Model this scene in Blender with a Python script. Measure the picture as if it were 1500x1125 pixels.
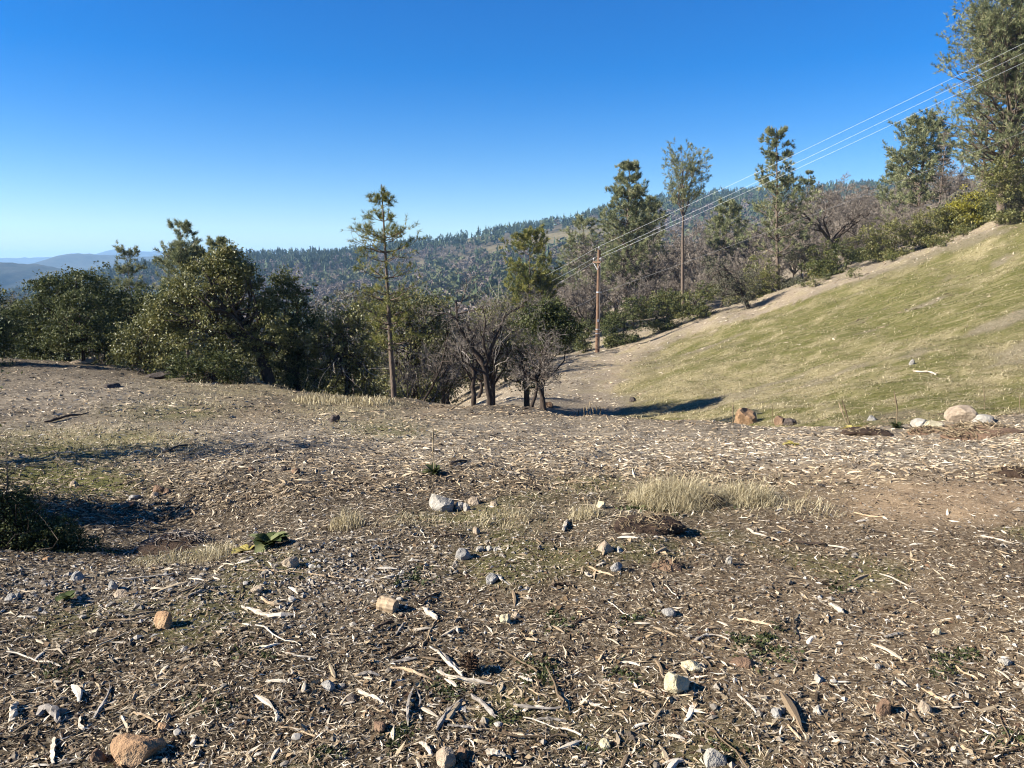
import bpy, bmesh, math, zlib
import numpy as np

# ------------------------------------------------------------------ camera, sky, sun, exposure
for o in list(bpy.data.objects):
    bpy.data.objects.remove(o)
SC = bpy.context.scene
COL = SC.collection
R = math.radians
F, HZ = 1120.0, 386.0
PITCH = math.atan((562.5 - HZ) / F)
CAMZ = 1.62
cam_data = bpy.data.cameras.new('camera')
cam = bpy.data.objects.new('camera', cam_data)
COL.objects.link(cam)
cam.location = (0, 0, CAMZ)
cam.rotation_euler = (math.pi / 2 - PITCH, 0, 0)
cam_data.sensor_width = 36.0
cam_data.lens = F / 1500 * 36.0
cam_data.clip_start = 0.05
cam_data.clip_end = 60000
SC.camera = cam

SUN_EL, SUN_AZ = 30.0, -100.0          # azimuth from +Y, clockwise seen from above
world = bpy.data.worlds.new('World')
SC.world = world
world.use_nodes = True
wn = world.node_tree
sky = wn.nodes.new('ShaderNodeTexSky')
sky.sky_type = 'NISHITA'
sky.sun_disc = False
sky.sun_elevation = R(SUN_EL)
sky.sun_rotation = R(SUN_AZ)
sky.altitude = 600
sky.air_density = 1.0
sky.dust_density = 0.2
sky.ozone_density = 4.0
hs = wn.nodes.new('ShaderNodeHueSaturation')
hs.inputs['Saturation'].default_value = 1.48
hs.inputs['Hue'].default_value = .514
wn.links.new(sky.outputs[0], hs.inputs['Color'])
wn.links.new(hs.outputs[0], wn.nodes['Background'].inputs[0])
wn.nodes['Background'].inputs[1].default_value = 0.0535

sun_data = bpy.data.lights.new('sun', 'SUN')
sun = bpy.data.objects.new('sun', sun_data)
COL.objects.link(sun)
sun_data.energy = 5.0
sun_data.angle = R(0.5)
sun_data.color = (1.0, 0.945, 0.86)
sun.rotation_euler = (R(90 - SUN_EL), 0, R(180 - SUN_AZ))
SC.view_settings.view_transform = 'Standard'
SC.view_settings.look = 'None'
SC.view_settings.exposure = 1.60
SC.view_settings.gamma = 1.0
SC.view_settings.use_curve_mapping = False
SC.render.engine = 'CYCLES'
SC.cycles.max_bounces = 5
SC.cycles.diffuse_bounces = 2
SC.cycles.glossy_bounces = 2
SC.cycles.transmission_bounces = 3
SC.cycles.volume_bounces = 0
SC.cycles.transparent_max_bounces = 8
SC.cycles.use_denoising = True
SC.cycles.filter_width = 1.1
SC.cycles.sample_clamp_indirect = 4.0

# ------------------------------------------------------------------ small maths
rng = np.random.default_rng(11)
CP, SP = math.cos(PITCH), math.sin(PITCH)

def P(px, py, d):
    """point seen at photo pixel (px, py) at distance d along +Y"""
    px = np.asarray(px, float); py = np.asarray(py, float); d = np.asarray(d, float)
    a = px - 750.0
    b = 562.5 - py
    dy = F * CP + b * SP
    dz = -F * SP + b * CP
    return np.stack(np.broadcast_arrays(a / dy * d, d, CAMZ + dz / dy * d), -1)

def proj(X):
    x, y, z = X[..., 0], X[..., 1], X[..., 2] - CAMZ
    dep = y * CP - z * SP
    dep = np.maximum(dep, .05)
    up = y * SP + z * CP
    return 750 + F * x / dep, 562.5 - F * up / dep

def _hash(ix, iy, s):
    h = (ix.astype(np.int64) * 374761393 + iy.astype(np.int64) * 668265263 + s * 1442695041) & 0x7fffffff
    h = (h ^ (h >> 13)) * 1274126177 & 0x7fffffff
    return ((h ^ (h >> 16)) & 0xffff) / 65535.0

def vnoise(x, y, s=0):
    ix = np.floor(x); iy = np.floor(y)
    fx = x - ix; fy = y - iy
    fx = fx * fx * (3 - 2 * fx); fy = fy * fy * (3 - 2 * fy)
    a = _hash(ix, iy, s); b = _hash(ix + 1, iy, s); c = _hash(ix, iy + 1, s); d = _hash(ix + 1, iy + 1, s)
    return (a * (1 - fx) + b * fx) * (1 - fy) + (c * (1 - fx) + d * fx) * fy * 1.0

def fbm(x, y, s=0, oct=4):
    v = 0; amp = .5; t = 0
    for k in range(oct):
        v = v + amp * vnoise(x * 2 ** k + 17.3 * k, y * 2 ** k + 9.1 * k, s + k); t += amp; amp *= .5
    return v / t

def norm(v):
    return v / np.maximum(np.linalg.norm(v, axis=-1, keepdims=True), 1e-9)

def sstep(a, b, x):
    t = np.clip((x - a) / (b - a), 0, 1)
    return t * t * (3 - 2 * t)

# ------------------------------------------------------------------ terrain: thin plate spline through surveyed points
class Terrain:
    OFF = 8.0
    def __init__(self, pts):
        pts = np.array(pts, float)
        X = P(pts[:, 0], pts[:, 1], pts[:, 2])
        self.setup(X)
    def uv(self, x, y):
        yy = np.maximum(y, -5.0) + self.OFF
        return np.stack([x / yy * 2.2, np.log(yy)], -1)
    def setup(self, X):
        self.c = self.uv(X[:, 0], X[:, 1])
        q = X[:, 2] / (X[:, 1] + self.OFF)
        n = len(q)
        K = self.k(self.c, self.c) + 1e-5 * np.eye(n)
        Q = np.c_[np.ones(n), self.c]
        A = np.zeros((n + 3, n + 3)); A[:n, :n] = K; A[:n, n:] = Q; A[n:, :n] = Q.T
        self.w = np.linalg.solve(A, np.r_[q, 0, 0, 0])
    def k(self, a, b):
        r2 = ((a[:, None, :] - b[None]) ** 2).sum(-1) + 1e-12
        return .5 * r2 * np.log(r2)
    def __call__(self, x, y):
        x = np.asarray(x, float); y = np.asarray(y, float)
        sh = np.broadcast(x, y).shape
        x = np.broadcast_to(x, sh).ravel(); y = np.broadcast_to(y, sh).ravel()
        out = np.empty(len(x))
        for i in range(0, len(x), 40000):
            u = self.uv(x[i:i + 40000], y[i:i + 40000])
            K = self.k(u, self.c)
            q = K @ self.w[:-3] + self.w[-3] + u @ self.w[-2:]
            out[i:i + 40000] = q * (np.maximum(y[i:i + 40000], -5) + self.OFF)
        return out.reshape(sh)

near_pts = []
def row(py_d):
    for t in py_d: near_pts.append(t)
# the levelled pad in front (photo x, photo y, metres away)
for px in (-500, 0, 400, 750, 1100, 1500, 2000):
    row([(px, 1125, 2.42), (px, 1000, 2.95)])
row([(-400, 900, 3.6), (0, 900, 3.6), (400, 900, 3.6), (750, 900, 3.6), (1100, 900, 3.58), (1500, 900, 3.55), (1900, 900, 3.55)])
row([(-300, 840, 4.2), (0, 838, 4.15), (110, 838, 4.2), (200, 835, 4.25), (300, 818, 4.45), (390, 796, 4.65), (560, 790, 4.75), (750, 795, 4.65), (900, 790, 4.6), (1100, 795, 4.65), (1500, 800, 4.6), (1900, 800, 4.6)])
# ditch on the left behind the pad edge
row([(60, 800, 5.2), (190, 806, 5.45), (270, 795, 5.5), (340, 775, 5.6), (-200, 800, 5.3), (430, 764, 5.5)])
row([(0, 745, 6.3), (150, 752, 6.4), (300, 745, 6.35), (420, 735, 6.1), (-250, 745, 6.4)])
row([(560, 752, 5.5), (700, 750, 5.5), (850, 748, 5.4), (985, 742, 5.55), (1080, 742, 5.55), (1180, 752, 5.35), (1350, 750, 5.3), (1500, 750, 5.25), (1900, 750, 5.25)])
row([(0, 705, 7.6), (150, 704, 7.6), (300, 700, 7.45), (450, 695, 7.2), (600, 700, 6.9), (800, 700, 6.9), (1000, 700, 6.9), (1200, 700, 6.9), (1500, 700, 6.7), (1900, 700, 6.7), (-300, 705, 7.6)])
row([(0, 678, 9.0), (150, 672, 9.3), (300, 660, 9.7), (450, 655, 9.6), (650, 655, 9.7), (900, 655, 9.6), (1150, 658, 9.3), (1400, 658, 9.0), (1700, 655, 9.0), (-300, 670, 9.3)])
row([(0, 628, 13), (300, 622, 13.5), (600, 627, 12.8), (850, 628, 12.3), (1050, 634, 11.7), (1200, 638, 11.5), (1320, 636, 11.6), (1450, 628, 11.6), (1650, 622, 11.6), (-300, 625, 13)])
# far lip of the pad
row([(1000, 619, 14.2), (1100, 623, 13.5), (1200, 627, 13.0), (1300, 624, 13.0), (1430, 617, 13.0), (1600, 606, 13.0), (880, 611, 15.5), (800, 606, 17.5)])
row([(0, 590, 17), (200, 588, 18), (400, 596, 18), (560, 602, 17.5), (700, 604, 18), (-300, 590, 17)])
row([(0, 553, 24), (150, 556, 24), (300, 566, 24), (450, 577, 23.5), (575, 586, 24), (690, 594, 23), (-300, 550, 24)])
row([(0, 528, 30), (100, 530, 30), (200, 540, 29), (300, 553, 28), (390, 558, 28), (480, 577, 27), (560, 588, 27), (640, 596, 26), (720, 600, 24.5), (790, 603, 22.5), (-300, 525, 30)])
# gully behind the lip
row([(1000, 655, 19), (1150, 645, 19), (1300, 632, 18.5), (1450, 620, 18), (880, 640, 22), (1650, 605, 18)])
row([(800, 612, 28), (730, 612, 29), (660, 618, 30)])
row([(1250, 602, 24), (1400, 590, 23), (1500, 585, 22), (1700, 560, 22), (1100, 606, 27), (1000, 602, 31), (900, 597, 36), (820, 588, 38), (750, 590, 37)])
# grassy hillside across the gully
row([(1250, 545, 32), (1400, 520, 31), (1500, 500, 31), (1700, 450, 31), (1100, 560, 35), (1000, 560, 39), (900, 555, 46), (820, 553, 47)])
row([(1250, 490, 42), (1400, 448, 42), (1500, 412, 42), (1700, 350, 42), (1100, 515, 46), (1000, 525, 50), (920, 528, 54), (830, 535, 55)])
row([(1250, 437, 54), (1400, 387, 54), (1500, 352, 54), (1700, 290, 54), (1100, 472, 57), (1000, 494, 60), (930, 508, 61), (870, 515, 62), (800, 530, 63)])
row([(1000, 470, 67), (1100, 441, 68), (1200, 411, 68), (1300, 378, 67), (1400, 345, 65), (1500, 311, 63), (1600, 280, 62), (1750, 245, 60)])
# wooded ground beyond it
row([(900, 490, 75), (1000, 462, 80), (1100, 436, 82), (1200, 408, 82), (1300, 374, 82), (1400, 338, 82), (1500, 300, 82), (1700, 230, 82), (800, 520, 75), (700, 560, 70)])
row([(800, 490, 110), (900, 462, 112), (1000, 436, 115), (1100, 408, 115), (1200, 378, 118), (1300, 345, 120), (1400, 312, 120), (1500, 280, 120), (1700, 220, 120), (700, 530, 105)])
row([(800, 470, 190), (900, 440, 190), (1000, 405, 190), (1100, 372, 190), (1200, 345, 190), (1300, 318, 190), (1400, 290, 190), (1500, 262, 190), (1700, 200, 190), (700, 510, 190)])
row([(800, 462, 300), (900, 432, 300), (1000, 402, 300), (1100, 380, 300), (1200, 356, 300), (1300, 335, 300), (1400, 310, 300), (1500, 285, 300), (1700, 240, 300), (700, 480, 300)])
# the left side drops into the valley behind the oaks
row([(0, 560, 40), (150, 565, 40), (300, 580, 40), (450, 605, 38), (570, 625, 36), (-300, 555, 40)])
row([(0, 620, 70), (200, 630, 70), (400, 640, 68), (560, 640, 66), (-300, 610, 70), (640, 610, 60)])
row([(0, 640, 120), (200, 640, 120), (400, 630, 115), (560, 600, 110), (-300, 630, 120)])
row([(0, 600, 300), (200, 590, 300), (400, 560, 300), (550, 520, 300), (-300, 600, 300)])
near_T = Terrain(near_pts)

def H(x, y):
    x = np.asarray(x, float); y = np.asarray(y, float)
    z = near_T(x, y)
    far = np.clip(y / 30, .3, 2.5)
    z = z + (fbm(x / 1.6, y / 1.6, 3, 3) - .5) * .13 * np.clip(y / 9, .5, 2.2)
    z = z + (fbm(x / .42, y / .42, 7, 3) - .5) * .085 + (fbm(x / .13, y / .13, 17, 2) - .5) * .030 * (y < 12)
    z = z + (fbm(x / .9, y / .9, 27, 3) - .5) * .14 * sstep(6, 10, y) * (1 - sstep(40, 60, y))
    z = z + (fbm(x / 6, y / 6, 5, 2) - .5) * .5 * sstep(14, 40, y) * far
    return z

def G(px, py, dmin=2.0, dmax=290.0):
    """where the view ray through a photo pixel first meets the ground"""
    px = np.atleast_1d(np.asarray(px, float)); py = np.atleast_1d(np.asarray(py, float))
    ds = np.geomspace(dmin, dmax, 420)
    out = np.zeros((len(px), 3))
    for i in range(len(px)):
        X = P(np.full_like(ds, px[i]), np.full_like(ds, py[i]), ds)
        below = X[:, 2] < H(X[:, 0], X[:, 1])
        k = int(np.argmax(below)) if below.any() else len(ds) - 1
        k = max(k, 1)
        dd = np.linspace(ds[k - 1], ds[k], 24)
        X = P(np.full_like(dd, px[i]), np.full_like(dd, py[i]), dd)
        b2 = X[:, 2] <= H(X[:, 0], X[:, 1])
        j = int(np.argmax(b2)) if b2.any() else 23
        out[i] = X[j]
        out[i, 2] = H(out[i, 0], out[i, 1])
    return out
def G1(px, py, **k):
    return G([px], [py], **k)[0]
def at(px, d):
    """ground point in photo column px at distance d"""
    x = (px - 750) / F * d
    for _ in range(3):
        z = float(H(x, d)) - CAMZ
        x = (px - 750) / F * (d * CP - z * SP)
    return np.array([x, d, float(H(x, d))])

# ------------------------------------------------------------------ mesh helpers
class MB:
    """collects verts and faces, links them as one object"""
    def __init__(self):
        self.V = []; self.T = []; self.Q = []; self.A = []; self.n = 0; self.mi = []; self.miq = []
    def add(self, V, F_, tint=None, mi=0):
        V = np.asarray(V, float).reshape(-1, 3)
        F_ = np.asarray(F_, np.int64)
        self.V.append(V)
        if tint is None: tint = np.full(len(V), .5)
        self.A.append(np.broadcast_to(np.asarray(tint, float), (len(V),)))
        if F_.shape[1] == 3: self.T.append(F_ + self.n); self.mi.append(np.full(len(F_), mi))
        else: self.Q.append(F_ + self.n); self.miq.append(np.full(len(F_), mi))
        self.n += len(V)
        return self
    def mesh(self, name, mats, smooth=False):
        me = bpy.data.meshes.new(name)
        V = np.concatenate(self.V); A = np.concatenate(self.A)
        T = np.concatenate(self.T) if self.T else np.zeros((0, 3), np.int64)
        Q = np.concatenate(self.Q) if self.Q else np.zeros((0, 4), np.int64)
        me.vertices.add(len(V)); me.vertices.foreach_set('co', V.astype(np.float32).ravel())
        li = np.concatenate([T.ravel(), Q.ravel()]).astype(np.int32)
        st = np.concatenate([np.arange(len(T)) * 3, len(T) * 3 + np.arange(len(Q)) * 4]).astype(np.int32)
        me.loops.add(len(li)); me.loops.foreach_set('vertex_index', li)
        me.polygons.add(len(st)); me.polygons.foreach_set('loop_start', st)
        if not isinstance(mats, (list, tuple)): mats = [mats]
        for m in mats: me.materials.append(m)
        if len(mats) > 1:
            me.polygons.foreach_set('material_index', np.concatenate(self.mi + self.miq).astype(np.int32))
        me.polygons.foreach_set('use_smooth', np.full(len(st), bool(smooth)))
        at_ = me.attributes.new('tint', 'FLOAT', 'POINT'); at_.data.foreach_set('value', A.astype(np.float32))
        me.update(calc_edges=True)
        return me
    def build(self, name, mats, parent=None, smooth=False):
        return link(name, self.mesh(name, mats, smooth), parent)

def link(name, data, parent=None, loc=None):
    o = bpy.data.objects.new(name, data)
    COL.objects.link(o)
    if parent is not None: o.parent = parent
    if loc is not None: o.location = [float(v) for v in loc]
    return o
def tag(o, label=None, cat=None, group=None, kind=None):
    if label: o['label'] = label
    if cat: o['category'] = cat
    if group: o['group'] = group
    if kind: o['kind'] = kind
    return o
def thing(name, loc, label, cat, group=None, rz=0.0, s=1.0):
    global rng
    rng = np.random.default_rng(zlib.crc32(label.encode()) + 1)
    o = link(name, None, None, loc)
    o.rotation_euler = (0, 0, rz)
    o.scale = (s, s, s) if np.isscalar(s) else s
    o.empty_display_size = .2
    return tag(o, label, cat, group)
def copy_thing(src, loc, rz=0.0, s=1.0, label=None, group=None):
    c = src.copy(); COL.objects.link(c)
    c.location = [float(v) for v in loc]; c.rotation_euler = (0, 0, rz)
    c.scale = (s, s, s) if np.isscalar(s) else s
    if label: c['label'] = label
    if group: c['group'] = group
    for ch in src.children:
        k = ch.copy(); COL.objects.link(k); k.parent = c
    return c

def tubes(Pn, Rn, S=6):
    """(N,K,3) centre lines and (N,K) radii -> closed-side tubes with pointed caps"""
    Pn = np.asarray(Pn, float); Rn = np.asarray(Rn, float)
    N, K = Pn.shape[:2]
    t = np.gradient(Pn, axis=1); t = norm(t)
    ref = np.where(np.abs(t[..., 2:3]) < .8, np.array([0, 0, 1.0]), np.array([1.0, 0, 0]))
    ref = np.broadcast_to(ref[:, :1], t.shape)
    n1 = norm(np.cross(t, ref)); n2 = np.cross(t, n1)
    a = np.arange(S) / S * 2 * np.pi
    ring = Pn[:, :, None] + Rn[:, :, None, None] * (np.cos(a)[:, None] * n1[:, :, None] + np.sin(a)[:, None] * n2[:, :, None])
    V = ring.reshape(-1, 3)
    base = (np.arange(N) * K * S)[:, None, None]
    k = np.arange(K - 1)[None, :, None]; s = np.arange(S)[None, None]
    i0 = base + k * S + s; i1 = base + k * S + (s + 1) % S
    Q = np.stack([i0, i1, i1 + S, i0 + S], -1).reshape(-1, 4)
    return V, Q
def caps(N, K, S):
    b = (np.arange(N) * K * S)[:, None]
    j = np.arange(1, S - 1)
    lo = np.stack([np.broadcast_to(b, (N, S - 2)), b + j + 1, b + j], -1).reshape(-1, 3)
    e = b + (K - 1) * S
    hi = np.stack([np.broadcast_to(e, (N, S - 2)), e + j, e + j + 1], -1).reshape(-1, 3)
    return np.concatenate([lo, hi])

def grow(Pn, Rn, n, t0, t1, ang, ln, K=4, wander=.25, up=.0, rr=.6, tip=.35, fall=.3, r_min=.0, absolute=False):
    N, K0 = Pn.shape[:2]
    t = rng.uniform(t0, t1, (N, n)) * (K0 - 1)
    i = np.clip(t.astype(int), 0, K0 - 2); f = (t - i)[..., None]
    ar = np.arange(N)[:, None]
    base = Pn[ar, i] * (1 - f) + Pn[ar, i + 1] * f
    tan = norm(Pn[ar, i + 1] - Pn[ar, i])
    rad = Rn[ar, i] * (1 - f[..., 0]) + Rn[ar, i + 1] * f[..., 0]
    L0 = np.linalg.norm(np.diff(Pn, axis=1), axis=-1).sum(1)[:, None]
    if absolute: L0 = 1.0
    v = rng.normal(size=base.shape); v = norm(v - (v * tan).sum(-1, keepdims=True) * tan)
    a = ang * rng.uniform(.65, 1.35, t.shape)[..., None]
    d = np.cos(a) * tan + np.sin(a) * v
    L = ln * L0 * rng.uniform(.6, 1.3, t.shape) * (1 - fall * t / (K0 - 1))
    step = (L / (K - 1))[..., None]
    p = base; pts = [p]
    for _ in range(K - 1):
        d = norm(d + wander * rng.normal(size=d.shape) + np.array([0, 0, up]))
        p = p + d * step; pts.append(p)
    out = np.stack(pts, 2).reshape(N * n, K, 3)
    r0 = np.maximum(rad * rr, r_min).reshape(-1, 1)
    return out, r0 * np.linspace(1, tip, K)[None]

def resample(poly, K):
    poly = np.asarray(poly, float)
    s = np.r_[0, np.cumsum(np.linalg.norm(np.diff(poly, axis=0), axis=1))]
    t = np.linspace(0, s[-1], K)
    q = np.stack([np.interp(t, s, poly[:, k]) for k in range(3)], 1)
    if K > 4:
        q[1:-1] = .25 * q[:-2] + .5 * q[1:-1] + .25 * q[2:]
    return q

def leaves(C, L, W, tint, droop=0.0, flat=0.0):
    """rhombic leaf faces, folded a little along the midrib, centred on C"""
    M = len(C)
    a = norm(rng.normal(size=(M, 3)) + np.array([0, 0, -droop]))
    n = norm(rng.normal(size=(M, 3)) + np.array([0, 0, flat]))
    b = norm(np.cross(n, a))
    L = L * rng.uniform(.6, 1.3, (M, 1)); W = W * rng.uniform(.6, 1.3, (M, 1))
    V = np.stack([C - a * L, C + b * W, C + a * L, C - b * W], 1).reshape(-1, 3)
    Q = np.arange(M * 4).reshape(M, 4)
    return V, Q, np.repeat(tint, 4)

def leaf_tris(C, L, W, tint, flat=0.0):
    """small pointed leaf faces centred on C"""
    M = len(C)
    a = norm(rng.normal(size=(M, 3)))
    b = norm(np.cross(norm(rng.normal(size=(M, 3)) + np.array([0, 0, flat])), a))
    L = L * rng.uniform(.6, 1.3, (M, 1)); W = W * rng.uniform(.6, 1.3, (M, 1))
    V = np.stack([C - a * L * .6 - b * W, C - a * L * .5 + b * W, C + a * L], 1).reshape(-1, 3)
    return V, np.arange(M * 3).reshape(M, 3), np.repeat(tint, 3)

def needles(C, D, n, L, W, tint, spread=.7, droop=.0):
    M = len(C)
    d = norm(D[:, None] + spread * rng.normal(size=(M, n, 3)) + np.array([0, 0, -droop])).reshape(-1, 3)
    c = np.repeat(C, n, 0) + rng.normal(size=(M * n, 3)) * W
    s = norm(np.cross(d, rng.normal(size=d.shape))) * W * .5
    l = L * rng.uniform(.65, 1.2, (M * n, 1))
    V = np.stack([c - s, c + s, c + d * l], 1).reshape(-1, 3)
    return V, np.arange(M * n * 3).reshape(-1, 3), np.repeat(np.repeat(tint, n), 3)

_ico = {}
def ico(sub):
    if sub not in _ico:
        bm = bmesh.new(); bmesh.ops.create_icosphere(bm, subdivisions=sub, radius=1)
        bm.verts.ensure_lookup_table()
        V = np.array([v.co[:] for v in bm.verts]); Fc = np.array([[v.index for v in f.verts] for f in bm.faces])
        bm.free(); _ico[sub] = (V, Fc)
    return _ico[sub]
def rock_shape(sub, cuts=9, rough=.06, seed=0):
    r = np.random.default_rng(seed)
    V, Fc = ico(sub); V = V.copy()
    for _ in range(cuts):
        n = norm(r.normal(size=3)); d = r.uniform(.55, .92)
        e = np.maximum(V @ n - d, 0)
        V -= e[:, None] * n * .95
    k = r.normal(size=(5, 3)) * 3
    for q in k: V *= 1 + rough * .5 * np.sin(V @ q + r.uniform(0, 6))[:, None]
    V *= 1 + rough * .35 * r.normal(size=(len(V), 1))
    V -= (V.max(0) + V.min(0)) / 2
    V /= (V.max(0) - V.min(0)) / 2
    return V, Fc

# ------------------------------------------------------------------ materials
class NT:
    def __init__(self, name):
        self.m = bpy.data.materials.new(name); self.m.use_nodes = True
        self.t = self.m.node_tree; self.t.nodes.clear()
        self.out = self.n('ShaderNodeOutputMaterial')
    def n(self, ty, **k):
        o = self.t.nodes.new(ty)
        for a, b in k.items(): setattr(o, a, b)
        return o
    def l(self, a, b): self.t.links.new(a, b)
    def attr(self, nm):
        a = self.n('ShaderNodeAttribute'); a.attribute_name = nm; return a
    def noise(self, scale, detail=4, rough=.6, vec=None, dist=0.0):
        o = self.n('ShaderNodeTexNoise'); o.inputs['Scale'].default_value = scale
        o.inputs['Detail'].default_value = detail; o.inputs['Roughness'].default_value = rough
        o.inputs['Distortion'].default_value = dist
        if vec is not None: self.l(vec, o.inputs['Vector'])
        return o.outputs['Fac']
    def ramp(self, fac, stops):
        r = self.n('ShaderNodeValToRGB'); el = r.color_ramp.elements
        while len(el) < len(stops): el.new(.5)
        for e, (p, c) in zip(el, stops):
            e.position = p; e.color = (*c, 1) if len(c) == 3 else c
        self.l(fac, r.inputs[0]); return r.outputs[0]
    def mix(self, fac, a, b, mode='MIX'):
        m = self.n('ShaderNodeMix', data_type='RGBA', blend_type=mode)
        for s, v in ((m.inputs[0], fac), (m.inputs[6], a), (m.inputs[7], b)):
            if isinstance(v, (int, float)): s.default_value = v
            elif isinstance(v, tuple): s.default_value = (*v, 1)
            else: self.l(v, s)
        return m.outputs[2]
    def math(self, op, a, b=0.0, clamp=False):
        m = self.n('ShaderNodeMath', operation=op); m.use_clamp = clamp
        for s, v in ((m.inputs[0], a), (m.inputs[1], b)):
            if isinstance(v, (int, float)): s.default_value = v
            else: self.l(v, s)
        return m.outputs[0]
    def bsdf(self, col, rough=.9, spec=.2, normal=None):
        b = self.n('ShaderNodeBsdfPrincipled')
        if isinstance(col, tuple): b.inputs['Base Color'].default_value = (*col, 1)
        else: self.l(col, b.inputs['Base Color'])
        b.inputs['Roughness'].default_value = rough
        b.inputs['Specular IOR Level'].default_value = spec
        if normal is not None: self.l(normal, b.inputs['Normal'])
        return b.outputs[0]
    def bump(self, h, strength=.5, dist=.02):
        b = self.n('ShaderNodeBump'); b.inputs['Strength'].default_value = strength
        b.inputs['Distance'].default_value = dist; self.l(h, b.inputs['Height']); return b.outputs[0]
    def coord(self, which='Object'):
        return self.n('ShaderNodeTexCoord').outputs[which]
    def done(self, sh):
        self.l(sh, self.out.inputs['Surface']); return self.m

def leaf_mat(name, stops, transl=.3, rough=.5, spec=.3):
    t = NT(name)
    c = t.ramp(t.attr('tint').outputs['Fac'], stops)
    b = t.bsdf(c, rough, spec)
    tr = t.n('ShaderNodeBsdfTranslucent'); t.l(c, tr.inputs[0])
    mx = t.n('ShaderNodeMixShader'); mx.inputs[0].default_value = transl
    t.l(b, mx.inputs[1]); t.l(tr.outputs[0], mx.inputs[2])
    return t.done(mx.outputs[0])

def bark_mat(name, c0, c1, scale=8.0):
    t = NT(name)
    co = t.coord()
    mp = t.n('ShaderNodeMapping'); mp.inputs['Scale'].default_value = (1, 1, .3); t.l(co, mp.inputs[0])
    n = t.noise(scale * 3, 5, .65, mp.outputs[0])
    n2 = t.noise(scale * .4, 3, .6, co)
    c = t.ramp(t.math('ADD', t.math('MULTIPLY', n, .6), t.math('MULTIPLY', n2, .4)), [(.3, c0), (.7, c1)])
    return t.done(t.bsdf(c, .95, .1, t.bump(n, .8, .03)))

def piece_mat(name, stops, scale=40.0, rough=.85, amount=.35, bump=.004):
    """small pieces: colour from each piece's own tint, grain on top"""
    t = NT(name)
    c = t.ramp(t.attr('tint').outputs['Fac'], stops)
    n = t.noise(scale, 4, .6, t.coord())
    c = t.mix(amount, c, t.ramp(n, [(.3, (.25, .25, .25)), (.7, (1.25, 1.25, 1.25))]), 'MULTIPLY')
    return t.done(t.bsdf(c, rough, .15, t.bump(n, .5, bump)))
# ------------------------------------------------------------------ ground colour zones (what grows or lies where)
def blob(px, py, cx, cy, rx, ry, ang=0.0):
    ca, sa = math.cos(R(ang)), math.sin(R(ang))
    dx, dy = px - cx, py - cy
    u = (dx * ca + dy * sa) / rx; v = (-dx * sa + dy * ca) / ry
    return np.exp(-(u * u + v * v))

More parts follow.
